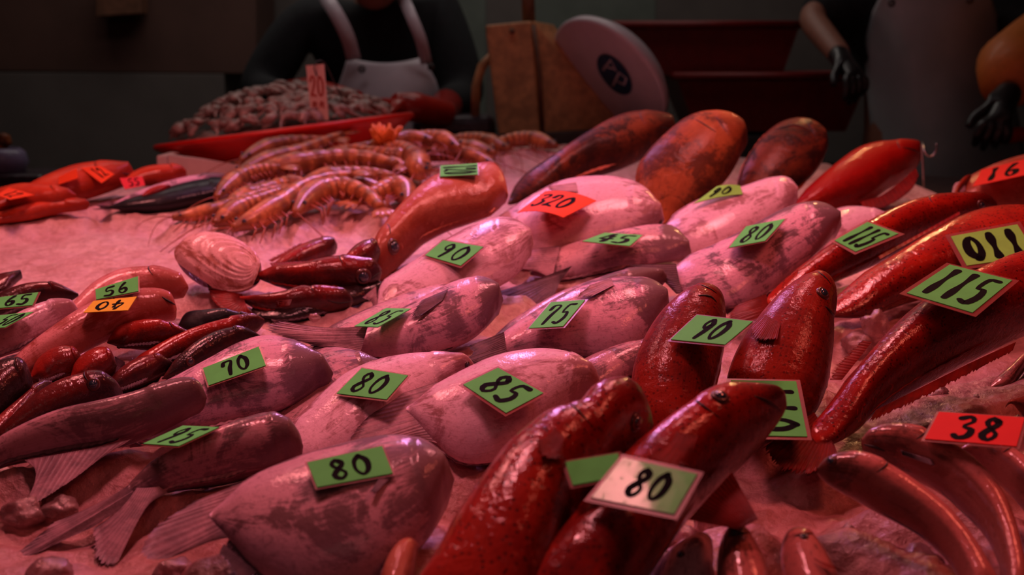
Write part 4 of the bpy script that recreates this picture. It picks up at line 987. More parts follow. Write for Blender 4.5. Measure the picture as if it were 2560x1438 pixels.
# small red rockfish group, middle left
fish('small dull red rockfish at the back of the middle group', [(660, 675), (700, 645), (745, 620), (790, 602), (825, 600), (842, 612)], [(680, 690), (740, 672), (790, 655), (830, 635), (844, 617)], 'rockred', T=.018, tilt=10, finmat='fin_red', fins=[('dorsal_fin', [(680, 655), (760, 614)], [(668, 650), (750, 605)], dict(jag=.3))])
fish('small bright red fish head left of the orange snapper head', [(840, 670), (870, 630), (905, 607), (935, 608), (950, 625)], [(850, 685), (890, 680), (930, 665), (951, 632)], 'rockred', T=.02, tilt=14, finmat='fin_red')
fish('red rockfish with a big blue eye facing right, in the middle left group', [(635, 678), (690, 664), (750, 668), (800, 656), (850, 646), (900, 650), (935, 660), (954, 674)], [(640, 702), (690, 716), (750, 726), (810, 730), (870, 728), (920, 718), (948, 698), (955, 680)], 'rockred', T=.028, tilt=20, finmat='fin_red',
     tail=dict(b=[(645, 678), (648, 702)], t=[(595, 685), (590, 700), (600, 712)], mat='fin_red'), eyes=[(908, 692, 17)], mouth=[(925, 700), (940, 688), (953, 680)], fins=[('dorsal_fin', [(680, 667), (780, 662)], [(672, 655), (770, 650)], dict(jag=.25))], gill=.68)
fish('red rockfish with closed mouth below the blue-eyed one', [(590, 735), (650, 742), (710, 738), (755, 722), (780, 726), (820, 724), (860, 730), (882, 748)], [(600, 755), (650, 775), (710, 785), (770, 783), (830, 776), (870, 766), (883, 754)], 'rockred', T=.022, tilt=16, finmat='fin_red',
     tail=dict(b=[(605, 735), (615, 762)], t=[(512, 690), (530, 750), (575, 782), (636, 785)], bulge=.1, mat='fin_red', jag=.03), mouth=[(820, 752), (850, 758), (880, 754)], pect=[([(730, 752), (725, 768)], [(690, 762), (690, 778)], dict(mat='fin_red'))], gill=.66)
# dark rockfish heap at left
fish('black-backed fish with rounded end below the red rockfish group', [(445, 808), (458, 786), (490, 776), (540, 780), (590, 788), (650, 792)], [(447, 818), (470, 830), (520, 834), (580, 820), (620, 808), (652, 796)], 'blackfish', T=.018, tilt=14, finmat='fin_dark')
fish('dark red fish with pale belly at top of the dark rockfish heap', [(265, 850), (290, 818), (330, 808), (390, 812), (440, 822), (480, 834)], [(270, 864), (320, 872), (380, 866), (440, 852), (482, 838)], 'rockred', T=.02, tilt=14, finmat='fin_dark')
fish('long red and black fish running up to the right in the dark heap', [(300, 920), (360, 880), (430, 850), (500, 828), (570, 808), (630, 795), (660, 800)], [(310, 935), (380, 925), (450, 895), (520, 868), (590, 845), (640, 822), (662, 806)], 'rockred', T=.018, tilt=12, finmat='fin_dark', tail=dict(b=[(312, 905), (312, 930)], t=[(285, 890), (290, 915), (280, 940)], mat='fin_dark'))
fish('dark reddish rockfish with a small eye beside the 70 card', [(400, 945), (440, 895), (490, 860), (550, 836), (610, 830), (650, 840)], [(410, 950), (470, 938), (530, 910), (590, 880), (652, 846)], 'rock', T=.02, tilt=14, finmat='fin_dark', eyes=[(476, 905, 9)])
fish('small red fish head in the dark heap, left of two', [(70, 935), (95, 895), (130, 872), (170, 868), (200, 885), (208, 905)], [(85, 950), (130, 955), (180, 940), (209, 912)], 'rockred', T=.018, tilt=14, finmat='fin_dark')
fish('small red fish with pale belly in the dark heap, right of two', [(170, 940), (190, 900), (225, 876), (262, 872), (284, 890), (290, 908)], [(185, 955), (225, 958), (265, 945), (291, 914)], 'rockred', T=.018, tilt=14, finmat='fin_dark')
fish('narrow dark fish between the small red heads and the long red one', [(250, 970), (290, 930), (330, 905), (380, 895), (430, 905)], [(260, 985), (320, 975), (380, 950), (432, 911)], 'rock', T=.016, tilt=12, finmat='fin_dark')
fish('dark rounded fish head at the left edge above the large rockfish', [(-120, 1010), (-50, 940), (0, 905), (45, 897), (75, 918), (80, 950)], [(-120, 1100), (-30, 1080), (30, 1040), (70, 990), (81, 956)], 'rock', T=.028, tilt=20, finmat='fin_dark')
fish('thin red fish lying between the dark head and the large dark rockfish', [(-80, 1100), (-20, 1050), (40, 1005), (90, 968), (130, 955)], [(-70, 1130), (10, 1095), (70, 1045), (132, 962)], 'rockred', T=.012, tilt=10, finmat='fin_red')
fish('large dark rockfish with an orange-ringed eye above the long grey pomfret', [(-60, 1130), (20, 1060), (80, 1005), (140, 965), (200, 944), (250, 938), (290, 955), (306, 975)], [(-40, 1160), (60, 1115), (150, 1080), (230, 1045), (285, 1010), (307, 981)], 'rock', T=.028, tilt=20, finmat='fin_dark', eyes=[(233, 961, 13)], fins=[('dorsal_fin', [(60, 1020), (180, 950)], [(48, 1008), (170, 935)], dict(jag=.35))])
# under layer that shows in the gaps
fish('dark mottled pomfret mostly hidden right of the 70 card', [(640, 1070), (690, 985), (745, 905), (800, 868), (870, 870), (930, 895), (970, 925)], [(700, 1120), (790, 1085), (870, 1030), (935, 975), (972, 932)], 'pom_d', T=.018, tilt=14, d=.012, finmat='fin_dark')
fish('pink pomfret under the raised-fin one, showing above its green 85 card', [(760, 850), (840, 805), (930, 762), (1020, 728), (1110, 700), (1190, 700), (1230, 720)], [(800, 880), (900, 870), (1010, 850), (1120, 810), (1200, 765), (1232, 728)], 'pom_b', T=.018, tilt=14, d=.012, finmat='fin_dark')
fish('dark grey pomfret hidden between the 45 card and 75 card fish', [(1210, 850), (1290, 790), (1380, 735), (1470, 700), (1560, 672), (1630, 670), (1665, 690)], [(1230, 880), (1330, 850), (1440, 800), (1540, 760), (1620, 730), (1667, 700)], 'pom_d', T=.018, tilt=14, d=.012, finmat='fin_dark')
fish('bluish grey pomfret between the wide centre pomfret and the upright 90 grouper', [(1380, 960), (1440, 905), (1510, 870), (1580, 850), (1640, 850), (1665, 870)], [(1400, 1010), (1470, 990), (1550, 960), (1620, 920), (1667, 880)], 'pom_d', T=.016, tilt=14, d=.010, finmat='fin_dark')
fish('dark pomfret under the one with the green 80 card at right', [(1660, 770), (1740, 740), (1840, 720), (1920, 690), (1960, 700)], [(1680, 800), (1770, 800), (1860, 780), (1930, 745), (1962, 710)], 'pom_d', T=.014, tilt=12, d=.010, finmat='fin_dark')
fish('dark fish under the red rockfish group, below the blue eye', [(620, 760), (720, 735), (830, 720), (920, 705), (960, 715)], [(640, 800), (740, 800), (840, 780), (930, 750), (962, 722)], 'rock', T=.014, tilt=10, d=.010, finmat='fin_dark')
# middle pomfrets
fish('pale pomfret under the green 70 card', [(250, 1030), (330, 985), (420, 945), (510, 898), (600, 850), (670, 833), (745, 850), (805, 888), (832, 930)], [(270, 1110), (400, 1110), (500, 1085), (600, 1060), (690, 1040), (770, 1000), (815, 965), (833, 936)], 'pom_a', T=.03, tilt=22, d=.02)
fish('mottled pomfret under the green 75 card', [(1190, 872), (1250, 832), (1330, 775), (1400, 732), (1480, 698), (1555, 686), (1620, 694), (1660, 722), (1673, 762)], [(1200, 905), (1290, 905), (1390, 900), (1480, 905), (1560, 900), (1620, 860), (1660, 810), (1674, 768)], 'pom_a', T=.032, tilt=24, finmat='fin_dark',
     tail=dict(b=[(1260, 830), (1270, 905)], t=[(1165, 868), (1180, 885), (1150, 908), (1210, 912)], mat='fin_dark', lift=.012), pect=[([(1528, 698), (1534, 716)], [(1470, 724), (1438, 752), (1475, 752)], dict(mat='fin_grey', rays=10))])
fish('pale pomfret under the worn green 80 card in the middle', [(690, 1130), (730, 1055), (780, 1000), (850, 935), (930, 897), (1020, 880), (1110, 880), (1165, 893), (1192, 920)], [(715, 1165), (800, 1170), (890, 1150), (980, 1110), (1070, 1050), (1140, 985), (1192, 927)], 'pom_c', T=.026, tilt=22, d=.016, eyes=[(1168, 912, 7)])
fish('pomfret with raised side fin under the green 85 card left of centre', [(840, 838), (890, 832), (950, 800), (1010, 762), (1070, 730), (1130, 700), (1190, 688), (1238, 704), (1257, 745)], [(850, 868), (900, 892), (970, 905), (1050, 902), (1120, 885), (1185, 855), (1235, 805), (1258, 752)], 'pom_a', T=.03, tilt=24, finmat='fin_dark',
     tail=[dict(b=[(920, 815), (900, 885)], t=[(700, 800), (648, 815), (690, 842), (790, 868)], bulge=.05, mat='fin_grey', jag=.10, lift=.030, droop=.006), dict(b=[(900, 845), (890, 885)], t=[(770, 862), (712, 905), (770, 912), (850, 905)], mat='fin_dark', jag=.16, lift=.026, droop=.006)],
     pect=[([(1120, 726), (1106, 754)], [(1050, 762), (1024, 800), (1048, 802)], dict(mat='fin_dark', rays=14))])
fish('wide grey pomfret under the green 85 card in the centre', [(1010, 1005), (1080, 962), (1160, 918), (1240, 882), (1330, 866), (1400, 870), (1452, 888), (1492, 925), (1505, 972)], [(1020, 1045), (1075, 1105), (1160, 1168), (1270, 1160), (1350, 1110), (1420, 1055), (1480, 1010), (1505, 978)], 'pom_c', T=.036, tilt=24,
     tail=dict(b=[(1110, 950), (1100, 1110)], t=[(985, 990), (905, 1055), (868, 1112), (905, 1114), (1010, 1085)], mat='fin_grey', jag=.02), pect=[])
# upright red groupers
fish('upright red grouper under the green 90 card', [(1650, 1110), (1592, 1050), (1562, 960), (1572, 880), (1610, 805), (1665, 752), (1720, 730), (1768, 728), (1798, 742)], [(1720, 1120), (1775, 1060), (1805, 985), (1832, 910), (1842, 850), (1828, 785), (1800, 746)], 'grp_b', T=.045, tilt=26, d=.03, finmat='fin_red',
     pect=[], mouth=[(1745, 738), (1775, 742), (1792, 756)], gill=.80)
fish('upright dull red grouper with a cloudy eye at its top right', [(1880, 1065), (1826, 1020), (1803, 950), (1822, 870), (1862, 800), (1910, 742), (1960, 706), (2012, 696), (2055, 712), (2082, 745)], [(1960, 1080), (2040, 1045), (2090, 980), (2112, 900), (2113, 840), (2104, 790), (2084, 750)], 'grp_b', T=.05, tilt=26, d=.035, finmat='fin_red', eyes=[(2058, 734, 15)],
     pect=[([(1912, 790), (1950, 812)], [(1872, 832), (1885, 862), (1940, 862)], dict(mat='fin_red'))], gill=.80, mouth=[(2062, 765), (2085, 790), (2100, 815)])
card('pale green card with upside-down 110 at the right edge', [(2592, 640), (2417, 665), (2377, 592), (2543, 562)], '110', 'paper_lime', .14, box=(.05, .15, .92, .85), sw=.085)
fish('largest spotted red grouper under the front 115 card, tail fan to lower left', [(1990, 1055), (2050, 1010), (2110, 930), (2170, 855), (2240, 785), (2320, 730), (2410, 685), (2500, 645), (2600, 625), (2700, 650), (2750, 700)], [(2075, 1150), (2140, 1098), (2205, 1045), (2290, 992), (2390, 940), (2490, 890), (2600, 838), (2700, 785), (2752, 706)], 'grp_d', T=.05, tilt=18, finmat='fin_red',
     tail=dict(b=[(2035, 1030), (2085, 1110)], t=[(1900, 1125), (1950, 1180), (2040, 1190), (2110, 1175)], mat='fin_red', jag=.1, ridge=.0012), fins=[('anal_fin', [(2190, 1025), (2300, 970), (2420, 910), (2540, 855)], [(2170, 1060), (2285, 1008), (2410, 945), (2530, 882)], dict(mat='fin_red', jag=.2)), ('dorsal_fin', [(2105, 950), (2180, 855)], [(2070, 950), (2085, 915), (2150, 850)], dict(mat='fin_red', jag=.25))],
     pect=[])
# front left pomfrets
fish('brownish mottled pomfret under the slanting green 95 card', [(310, 1200), (380, 1150), (450, 1115), (530, 1080), (610, 1045), (680, 1028), (725, 1045), (752, 1080), (757, 1112)], [(330, 1250), (400, 1240), (480, 1225), (560, 1215), (640, 1200), (700, 1180), (742, 1150), (758, 1118)], 'pom_d', T=.032, tilt=22, d=.022, finmat='fin_grey',
     tail=[dict(b=[(410, 1145), (395, 1240)], t=[(130, 1308), (28, 1396), (62, 1396), (235, 1318)], bulge=.05, mat='fin_grey', jag=.03), dict(b=[(360, 1190), (420, 1232)], t=[(228, 1325), (240, 1405), (290, 1412), (328, 1310)], bulge=.08, mat='fin_grey', jag=.05, lift=.002)])
fish('long grey pomfret with a fringed fin at the left edge, head below the 70 card', [(-120, 1190), (-20, 1110), (60, 1065), (150, 1028), (240, 1008), (330, 985), (410, 957), (470, 945), (505, 958), (516, 990)], [(-110, 1230), (0, 1170), (90, 1150), (190, 1135), (290, 1120), (380, 1090), (450, 1055), (500, 1020), (517, 996)], 'pom_d', T=.028, tilt=22, finmat='fin_dark',
     fins=[('anal_fin', [(60, 1150), (150, 1135), (240, 1118), (330, 1098)], [(110, 1185), (60, 1272), (160, 1215), (260, 1140)], dict(mat='fin_grey', jag=.04, lift=-.004))], tail=dict(b=[(-90, 1190), (-85, 1215)], t=[(-200, 1230), (-160, 1240), (-210, 1290)], mat='fin_dark'))
# mullets
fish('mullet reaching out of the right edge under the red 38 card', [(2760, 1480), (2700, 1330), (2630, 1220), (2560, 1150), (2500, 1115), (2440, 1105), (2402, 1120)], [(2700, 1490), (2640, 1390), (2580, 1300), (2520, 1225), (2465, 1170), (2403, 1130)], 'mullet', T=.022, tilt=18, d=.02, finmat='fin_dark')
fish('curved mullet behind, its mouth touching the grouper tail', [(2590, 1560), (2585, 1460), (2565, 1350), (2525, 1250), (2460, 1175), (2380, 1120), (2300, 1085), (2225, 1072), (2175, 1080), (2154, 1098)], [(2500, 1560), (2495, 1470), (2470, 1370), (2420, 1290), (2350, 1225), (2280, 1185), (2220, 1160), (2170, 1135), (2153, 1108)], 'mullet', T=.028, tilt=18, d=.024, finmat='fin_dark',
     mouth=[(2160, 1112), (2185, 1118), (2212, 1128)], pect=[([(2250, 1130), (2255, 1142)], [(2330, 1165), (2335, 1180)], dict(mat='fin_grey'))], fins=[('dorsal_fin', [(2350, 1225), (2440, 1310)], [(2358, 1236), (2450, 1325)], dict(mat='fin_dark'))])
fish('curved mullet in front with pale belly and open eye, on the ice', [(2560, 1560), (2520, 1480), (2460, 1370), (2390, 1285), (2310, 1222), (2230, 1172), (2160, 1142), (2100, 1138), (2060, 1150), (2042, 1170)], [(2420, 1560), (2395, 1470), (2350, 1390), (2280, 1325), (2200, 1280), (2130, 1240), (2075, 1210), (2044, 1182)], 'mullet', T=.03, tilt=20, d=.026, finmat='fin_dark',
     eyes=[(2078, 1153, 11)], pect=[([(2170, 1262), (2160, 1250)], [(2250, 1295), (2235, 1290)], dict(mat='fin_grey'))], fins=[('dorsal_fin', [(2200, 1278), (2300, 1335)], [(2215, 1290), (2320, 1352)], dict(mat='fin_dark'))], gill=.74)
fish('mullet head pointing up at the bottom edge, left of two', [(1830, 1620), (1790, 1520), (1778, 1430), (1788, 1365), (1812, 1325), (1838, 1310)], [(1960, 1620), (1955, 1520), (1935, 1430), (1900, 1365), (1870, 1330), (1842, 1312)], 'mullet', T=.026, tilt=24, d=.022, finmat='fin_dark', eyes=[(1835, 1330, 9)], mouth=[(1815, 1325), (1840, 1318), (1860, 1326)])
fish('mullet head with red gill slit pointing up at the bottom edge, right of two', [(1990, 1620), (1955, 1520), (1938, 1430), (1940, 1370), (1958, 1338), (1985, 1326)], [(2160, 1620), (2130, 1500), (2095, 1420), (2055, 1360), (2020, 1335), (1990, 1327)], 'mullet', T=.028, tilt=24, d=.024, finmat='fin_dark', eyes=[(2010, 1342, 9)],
     pect=[([(2035, 1400), (2040, 1405)], [(2070, 1438), (2110, 1440)], dict(mat='fin_red', rays=8))])
fish('dark fish tail at the right edge above the red 38 card', [(2470, 965), (2500, 930), (2540, 895), (2600, 860)], [(2480, 975), (2540, 965), (2602, 870)], 'mullet', T=.012, tilt=14, d=.012, gillh=0)
fish('small brown fish snout at the right edge touching the red 38 card', [(2620, 1080), (2570, 1045), (2535, 1010), (2515, 1018), (2510, 1030)], [(2640, 1000), (2590, 995), (2545, 998), (2520, 1005), (2511, 1026)], 'mullet', T=.02, tilt=18, d=.016, gillh=0)
fish('pink fish snout half buried in ice at the bottom edge', [(1640, 1560), (1620, 1450), (1650, 1385), (1700, 1350), (1745, 1338), (1780, 1350)], [(1790, 1560), (1800, 1470), (1795, 1400), (1782, 1354)], 'pom_b', T=.02, tilt=20, d=.014, eyes=[(1702, 1386, 8)])
# front pomfret and front groupers
fish('large mottled pomfret under the green 80 card at the front', [(520, 1262), (570, 1226), (640, 1180), (730, 1140), (820, 1110), (910, 1088), (990, 1080), (1060, 1096), (1110, 1140), (1135, 1195)], [(530, 1325), (580, 1375), (650, 1440), (750, 1495), (870, 1490), (970, 1455), (1050, 1390), (1108, 1300), (1136, 1202)], 'pom_b', T=.036, tilt=22, d=.026, finmat='fin_grey',
     tail=[dict(b=[(660, 1185), (610, 1340)], t=[(480, 1256), (395, 1312), (355, 1362), (360, 1396), (420, 1398), (520, 1352)], mat='fin_grey', jag=.03), dict(b=[(600, 1310), (700, 1420)], t=[(555, 1375), (600, 1438), (690, 1480)], mat='fin_dark', jag=.2)], fins=[('anal_fin', [(560, 1360), (640, 1430)], [(545, 1385), (600, 1470)], dict(mat='fin_dark', jag=.3))],
     pect=[([(960, 1185), (975, 1200)], [(925, 1245), (935, 1250)], dict(mat='fin_dark', rays=10))])
fish('glossy spotted red grouper at the front with its head between two others', [(930, 1620), (1000, 1500), (1060, 1400), (1100, 1310), (1150, 1225), (1210, 1140), (1280, 1080), (1340, 1055), (1400, 1040), (1440, 1000), (1490, 978), (1540, 972), (1585, 990), (1618, 1025), (1630, 1055)], [(1250, 1660), (1350, 1560), (1430, 1440), (1490, 1340), (1540, 1260), (1585, 1190), (1618, 1130), (1634, 1070)], 'grp_a', T=.055, tilt=18, d=.05, finmat='fin_red',
     eyes=[(1590, 1056, 20)], pect=[([(1385, 1075), (1410, 1100)], [(1335, 1115), (1350, 1160), (1420, 1170)], dict(mat='fin_red', ridge=.0014, rays=16, bulge=.15))], gill=.70, gillh=.003)
card('green card with sideways 110 half behind the front grouper head', [(1990, 955), (2018, 1093), (1862, 1090), (1827, 952)], '110', 'paper_green', .10, box=(.05, .12, .95, .88), sw=.05)
card('green card tucked between the two front groupers, mostly hidden', [(1413, 1157), (1545, 1135), (1555, 1192), (1432, 1215)], '', 'paper_green', .14)
fish('darker red grouper at the front right with a closed mouth, under the shiny green card', [(1150, 1640), (1240, 1520), (1320, 1400), (1400, 1290), (1480, 1190), (1560, 1110), (1650, 1045), (1740, 995), (1820, 980), (1890, 976), (1930, 977), (1956, 988), (1966, 1010)], [(1480, 1660), (1580, 1540), (1660, 1440), (1730, 1350), (1795, 1270), (1862, 1200), (1920, 1120), (1952, 1060), (1967, 1018)], 'grp_d', T=.06, tilt=18, finmat='fin_red', dmax=.14,
     eyes=[(1800, 992, 19)], mouth=[(1885, 990), (1915, 1002), (1940, 1018), (1955, 1034)], pect=[([(1690, 1085), (1745, 1095)], [(1600, 1160), (1660, 1190), (1745, 1185)], dict(mat='fin_red', ridge=.0014, rays=20, bulge=.15))],
     fins=[('pelvic_fin', [(1720, 1300), (1830, 1180)], [(1850, 1325), (1897, 1300)], dict(mat='fin_red', jag=.02))], gill=.72, gillh=.003)
fish('small orange-red fish end between the front pomfret and the front grouper', [(930, 1560), (940, 1440), (970, 1375), (1010, 1350), (1045, 1360)], [(1020, 1560), (1050, 1440), (1050, 1390), (1048, 1366)], 'snapper', T=.02, tilt=18, gillh=0)

# ------------------------------------------------------------------ clam with growth rings
def clam(label, c, rx, ry, rot, tilt=26, d=.03):
    pl = tilted(c[0], c[1] + ry, d, tilt); N, K = 22, 56; a = R(rot); vs = []; pat = []
    o = pl.hit(*c); X = pl.hit(c[0] + rx * math.cos(a), c[1] - rx * math.sin(a)) - o; Yv = pl.hit(c[0] - ry * math.sin(a), c[1] - ry * math.cos(a)) - o
    T = X.length * .42; root = thing('clam', label, 'clam', o - pl.n * T)
    for sgn, nm in ((1, 'upper_shell'), (-1, 'lower_shell')):
        vs = []; pat = []
        for i in range(N + 1):
            t = i / N
            for k in range(K):
                q = 2 * math.pi * k / K; um = Vector((-.78 * (1 - t), 0, 0))
                rr = t * (1 + .05 * math.cos(3 * q)); x = um.x + rr * math.cos(q); y = rr * math.sin(q) * 1.0
                z = T * math.sqrt(max(0, 1 - min(1, (x * x + y * y)))) * (1 + .0) + .0013 * math.sin(t * 44) * (t > .15)
                vs.append(o + X * x + Yv * y + pl.n * sgn * z); pat.append((t, .2, math.sin(q)))
        fs = grid_faces(N + 1, K, True); mesh_obj(nm, vs, fs, M['clam'], root, pat=pat); add_tree(vs, fs)
    return root
clam('large pale ribbed clam lying on the ice left of the small red fish', (548, 655), 110, 66, 165, 34, .035)

# ------------------------------------------------------------------ the bed of ice
nx, ny = 460, 420; vs = []
for j in range(ny):
    t = j / (ny - 1)
    for i in range(nx):
        x = -1.75 + 3.5 * i / (nx - 1)
        yb = y_back(x); tt = t ** 1.6; y = .62 + (yb - .62) * tt
        z = bed_z(y) + ice_h(x, y) - .006
        if t > .97: z -= (t - .97) * 1.0
        vs.append(Vector((x, y, z)))
# crushed ice is heaped up under every fish and prawn
def merged(only_bodies):
    av = []; af = []
    for o in C.objects:
        if o.type == 'MESH' and o.parent and o.parent.get('category') in ('fish', 'prawn', 'clam') and (not only_bodies or o.name.split('.')[0] in ('body', 'shell', 'lower_shell')):
            k = len(av); av += [tuple(v.co) for v in o.data.vertices]; af += [tuple(i + k for i in p.vertices) for p in o.data.polygons]
    return BVHTree.FromPolygons(av, af)
T_b = merged(True); T_f = merged(False); up = Vector((0, 0, 1)); lift = [0.0] * len(vs); cap = [9.0] * len(vs)
for k, v in enumerate(vs):
    h = T_b.ray_cast(v - up * .05, up, .16)
    if h[0] is not None: lift[k] = min(.024, max(0, h[0].z - v.z - .004))
    h = T_f.ray_cast(v - up * .05, up, .16)
    if h[0] is not None: cap[k] = max(0, h[0].z - v.z - .004)
for it in range(6):
    new = lift[:]
    for j in range(1, ny - 1):
        for i in range(1, nx - 1):
            k = j * nx + i; new[k] = min(cap[k], max(lift[k], lift[k - 1] - .0045, lift[k + 1] - .0045, lift[k - nx] - .0045, lift[k + nx] - .0045))
    lift = new
vs = [v + up * l for v, l in zip(vs, lift)]
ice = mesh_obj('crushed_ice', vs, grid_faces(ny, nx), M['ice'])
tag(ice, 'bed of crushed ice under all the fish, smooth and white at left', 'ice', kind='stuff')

# ------------------------------------------------------------------ the other price cards
card('orange card with tiny writing at the far left edge', [(22, 470), (86, 488), (25, 500), (-8, 488)], '12', 'paper_orange', 0, sw=.04)
card('orange card, left of two side by side on the back red snapper', [(147, 443), (192, 421), (195, 446), (147, 462)], '', 'paper_orange', 0)
card('orange card with black numbers, right of two on the back red snapper', [(202, 420), (252, 416), (286, 436), (254, 459)], '12', 'paper_orange', 0, sw=.045)
card('pink-red card behind the black fish', [(299, 446), (356, 442), (363, 464), (312, 474)], '55', 'paper_pink', 0, sw=.05)
card('green card with sideways 120 on the orange snapper back', [(1194, 409), (1195, 437), (1100, 442), (1101, 415)], '120', 'paper_green', .04, box=(.1, .1, .9, .95), sw=.05)
card('orange card reading 320 on the big white pomfret', [(1362, 479), (1491, 503), (1408, 545), (1293, 533)], '320', 'paper_orange', .0, bend=.006, box=(.1, .25, .8, .8), sw=.04)
card('lime card on the white pomfret at the back', [(1792, 467), (1850, 465), (1856, 486), (1735, 509)], '90', 'paper_lime', .05, bend=.003, box=(.1, .2, .75, .8), sw=.05)
card('green card reading 90 on the pale middle pomfret', [(1108, 602), (1209, 618), (1152, 665), (1063, 639)], '90', 'paper_green', .12, box=A, sw=.055)
card('green card reading 45 on the brown-headed pomfret', [(1512, 583), (1606, 589), (1574, 616), (1456, 604)], '45', 'paper_green', .08, box=A)
card('green card reading 80 on the mottled pomfret at right', [(1866, 567), (1963, 548), (1913, 603), (1823, 620)], '80', 'paper_green', .08, box=A, sw=.05)
card('green card reading 115 on the grouper nearest the middle', [(2169, 556), (2246, 585), (2139, 630), (2087, 602)], '115', 'paper_green', .16, box=A, sw=.06)
card('red card reading 16 on the pale orange fish at the right edge', [(2453, 426), (2590, 392), (2592, 432), (2432, 467)], '16', 'paper_red', .0, box=(.12, .15, .75, .85), sw=.05)
card('green card reading 65 at the left edge on the dark rockfish', [(-25, 748), (96, 732), (81, 764), (-40, 775)], '65', 'paper_green', .10, box=(.35, .12, .90, .9))
card('green card with faint writing on the pale pink fish at the left edge', [(-20, 792), (83, 781), (12, 820), (-70, 828)], '50', 'paper_green', .04, box=(.45, .12, .98, .9), sw=.04)
card('worn green card reading 56 above the amber card', [(239, 725), (345, 692), (346, 729), (241, 750)], '56', 'paper_green', .08, box=(.15, .1, .80, .8))
card('amber card with upside-down 40', [(320, 777), (209, 783), (234, 754), (342, 743)], '40', 'paper_yellow', .0, box=(.15, .2, .85, .85), sw=.055)
card('green card reading 85 left of centre beside the raised fin', [(965, 772), (1028, 773), (945, 819), (886, 817)], '85', 'paper_green', .0, box=A, sw=.05)
card('green card reading 75 on the mottled centre pomfret', [(1378, 757), (1463, 751), (1408, 817), (1322, 822)], '75', 'paper_green', .10, box=A, sw=.05)
card('green card reading 70 on the pale pomfret', [(508, 922), (647, 868), (665, 915), (522, 965)], '70', 'paper_green', .08, box=(.28, .16, .78, .88), sw=.06)
card('worn green card reading 80 beside the centre pomfret tail', [(905, 922), (1020, 940), (967, 1000), (842, 985)], '80', 'paper_green', .08, box=(.12, .14, .80, .86), sw=.055)
card('green card reading 85 on the wide centre pomfret', [(1245, 921), (1358, 984), (1265, 1034), (1158, 963)], '85', 'paper_green', .10, box=(.16, .16, .86, .90), sw=.06)
card('green card reading 95 lying slantwise on the brownish pomfret', [(458, 1066), (548, 1070), (447, 1117), (358, 1111)], '95', 'paper_green', .05, box=A, sw=.05)
card('green card reading 80 on the large front pomfret', [(768, 1158), (955, 1117), (982, 1185), (793, 1220)], '80', 'paper_green', .08, box=(.20, .14, .80, .84), sw=.065)
card('green card reading 90 between the two upright groupers', [(1743, 789), (1882, 805), (1813, 863), (1677, 850)], '90', 'paper_green', .08, box=(.24, .14, .80, .88), sw=.06)
card('green card reading 115, largest, on the front right grouper', [(2374, 663), (2530, 702), (2431, 783), (2267, 734)], '115', 'paper_green', .12, box=(.06, .14, .92, .88), sw=.055)
card('wet shiny green card on the darker front grouper', [(1559, 1146), (1743, 1187), (1685, 1287), (1479, 1245)], '80', 'paper_wet', .14, box=(.28, .2, .80, .84), sw=.06)
card('red card reading 38 on the mullets', [(2348, 1032), (2562, 1046), (2541, 1118), (2312, 1099)], '38', 'paper_red', .08, box=(.24, .12, .82, .88), sw=.065)
# white card hanging on a wire in the dish of squid
q = [W(765, 164, 2.80), W(810, 160, 2.80), W(822, 300, 2.80), W(778, 299, 2.80)]
HC = thing('hanging_price_card', 'tall white card reading 20 hung on a wire over the squid dish', 'price card', q[3])
MB().hexa(q + [v + Vector((0, .003, 0)) for v in q]).build('paper', M['paper_white'], HC)
def hs(u, v): return q[3].lerp(q[2], u).lerp(q[0].lerp(q[1], u), v) + Vector((0, -.0008, 0))
for ch, (x0, y0, x1, y1) in (('2', (.12, .42, .46, .80)), ('0', (.52, .42, .88, .80)), ('y', (.14, .22, .46, .34)), ('y', (.54, .22, .86, .34))):
    mb = MB()
    for st in GL[ch]: mb.tube([hs(x0 + (x1 - x0) * p.x, y0 + (y1 - y0) * p.y) for p in catmull([(x, y, 0) for x, y in st], 16)], .0022 if ch != 'y' else .0014, 6, .2, Vector((0, -1, 0)))
    mb.build('numeral', M['ink_red'], HC, True)
mb = MB(); mb.tube(catmull([tuple(v) for v in (W(792, 190, 2.795), W(785, 168, 2.79), W(795, 152, 2.80), W(812, 158, 2.81), W(835, 205, 2.84), W(858, 260, 2.86), W(872, 345, 2.86), W(876, 372, 2.86))], 30), .0016, 7)
mb.build('wire', M['metal_dark'], HC, True)

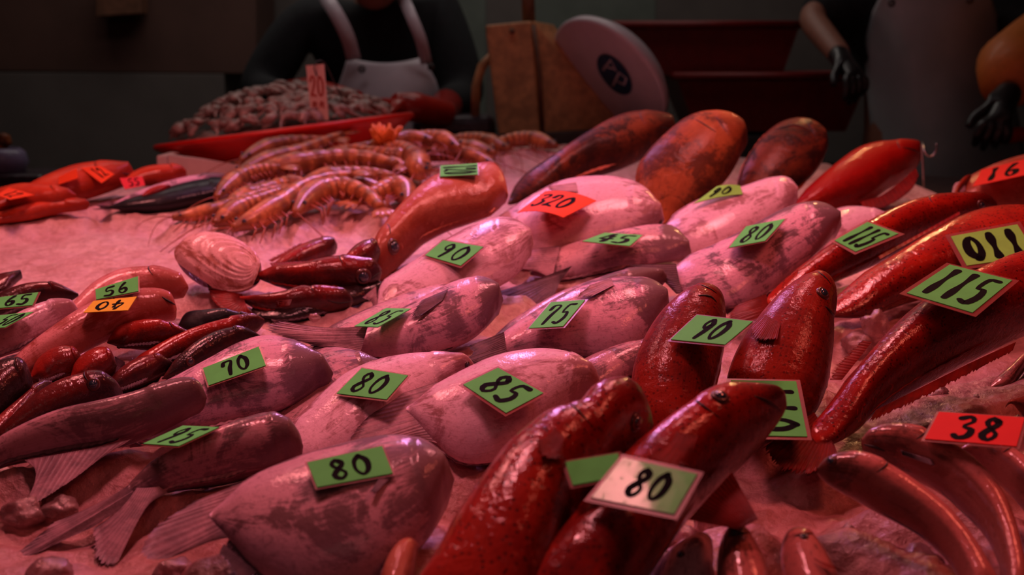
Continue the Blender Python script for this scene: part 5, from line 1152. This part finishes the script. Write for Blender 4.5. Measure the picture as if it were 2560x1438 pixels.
# ------------------------------------------------------------------ single ice lumps
def lump(label, c, r, sq=(1, 1, .8), d=.0, seed=0):
    p = bed(c[0], c[1] + r * .3, d); rw = r * (p - CAM).length / F
    bm = bmesh.new(); bmesh.ops.create_icosphere(bm, subdivisions=4, radius=1)
    vs = []
    for v in bm.verts:
        q_ = v.co.copy(); k = 1 + .32 * noise.noise(q_ * 1.4 + Vector((seed * 3.1, 0, 0))) + .10 * noise.noise(q_ * 4 + Vector((seed, 0, 0)))
        vs.append(p + Vector((q_.x * sq[0], q_.y * sq[1], q_.z * sq[2])) * rw * k)
    fs = [tuple(v.index for v in f.verts) for f in bm.faces]; bm.free()
    tag(mesh_obj('ice_lump', vs, fs, M['chunk']), label, 'ice', 'lumps of clear ice between the fish')
for i, (x, y, r, d, lb) in enumerate([(2190, 812, 34, .03, 'tall ice lump between the two 115 groupers'), (2150, 850, 40, .01, 'rounded ice lump below the tall one by the right groupers'),
    (1528, 930, 40, .015, 'ice lump left of the upright 90 grouper'), (786, 790, 14, .02, 'small clear drop-shaped ice lump below the closed-mouth rockfish'),
    (1700, 1330, 40, .012, 'ice lump above the half buried pink snout'), (1770, 1300, 34, .012, 'ice lump beside the pelvic fin of the front grouper'), (1650, 1400, 42, .008, 'ice lump at the bottom edge right of the front grouper'),
    (2340, 1000, 34, .006, 'ice lump left of the red 38 card'), (2440, 1000, 30, .006, 'ice lump behind the red 38 card'), (2290, 1400, 60, .004, 'broad ice lump at the bottom, left of the curved mullet'), (2130, 1330, 36, .002, 'low ice lump below the front mullet head'),
    (1240, 1150, 40, .012, 'ice lump between the centre pomfret and the front grouper'), (500, 800, 30, .004, 'ice lump behind the black-backed fish'), (150, 1260, 40, .002, 'ice lump under the fringed fin at lower left'),
    (60, 1270, 46, .004, 'ice lump at the lower left edge'), (560, 1240, 26, .004, 'ice lump in the hollow below the brownish pomfret'), (440, 1420, 50, .0, 'ice lump at the bottom left of the front pomfret tail'), (120, 1430, 60, .0, 'ice lump at the bottom left corner')]):
    lump(lb, (x, y), r, (1, 1, .75 if r != 34 else 1.3), d, i + 1)
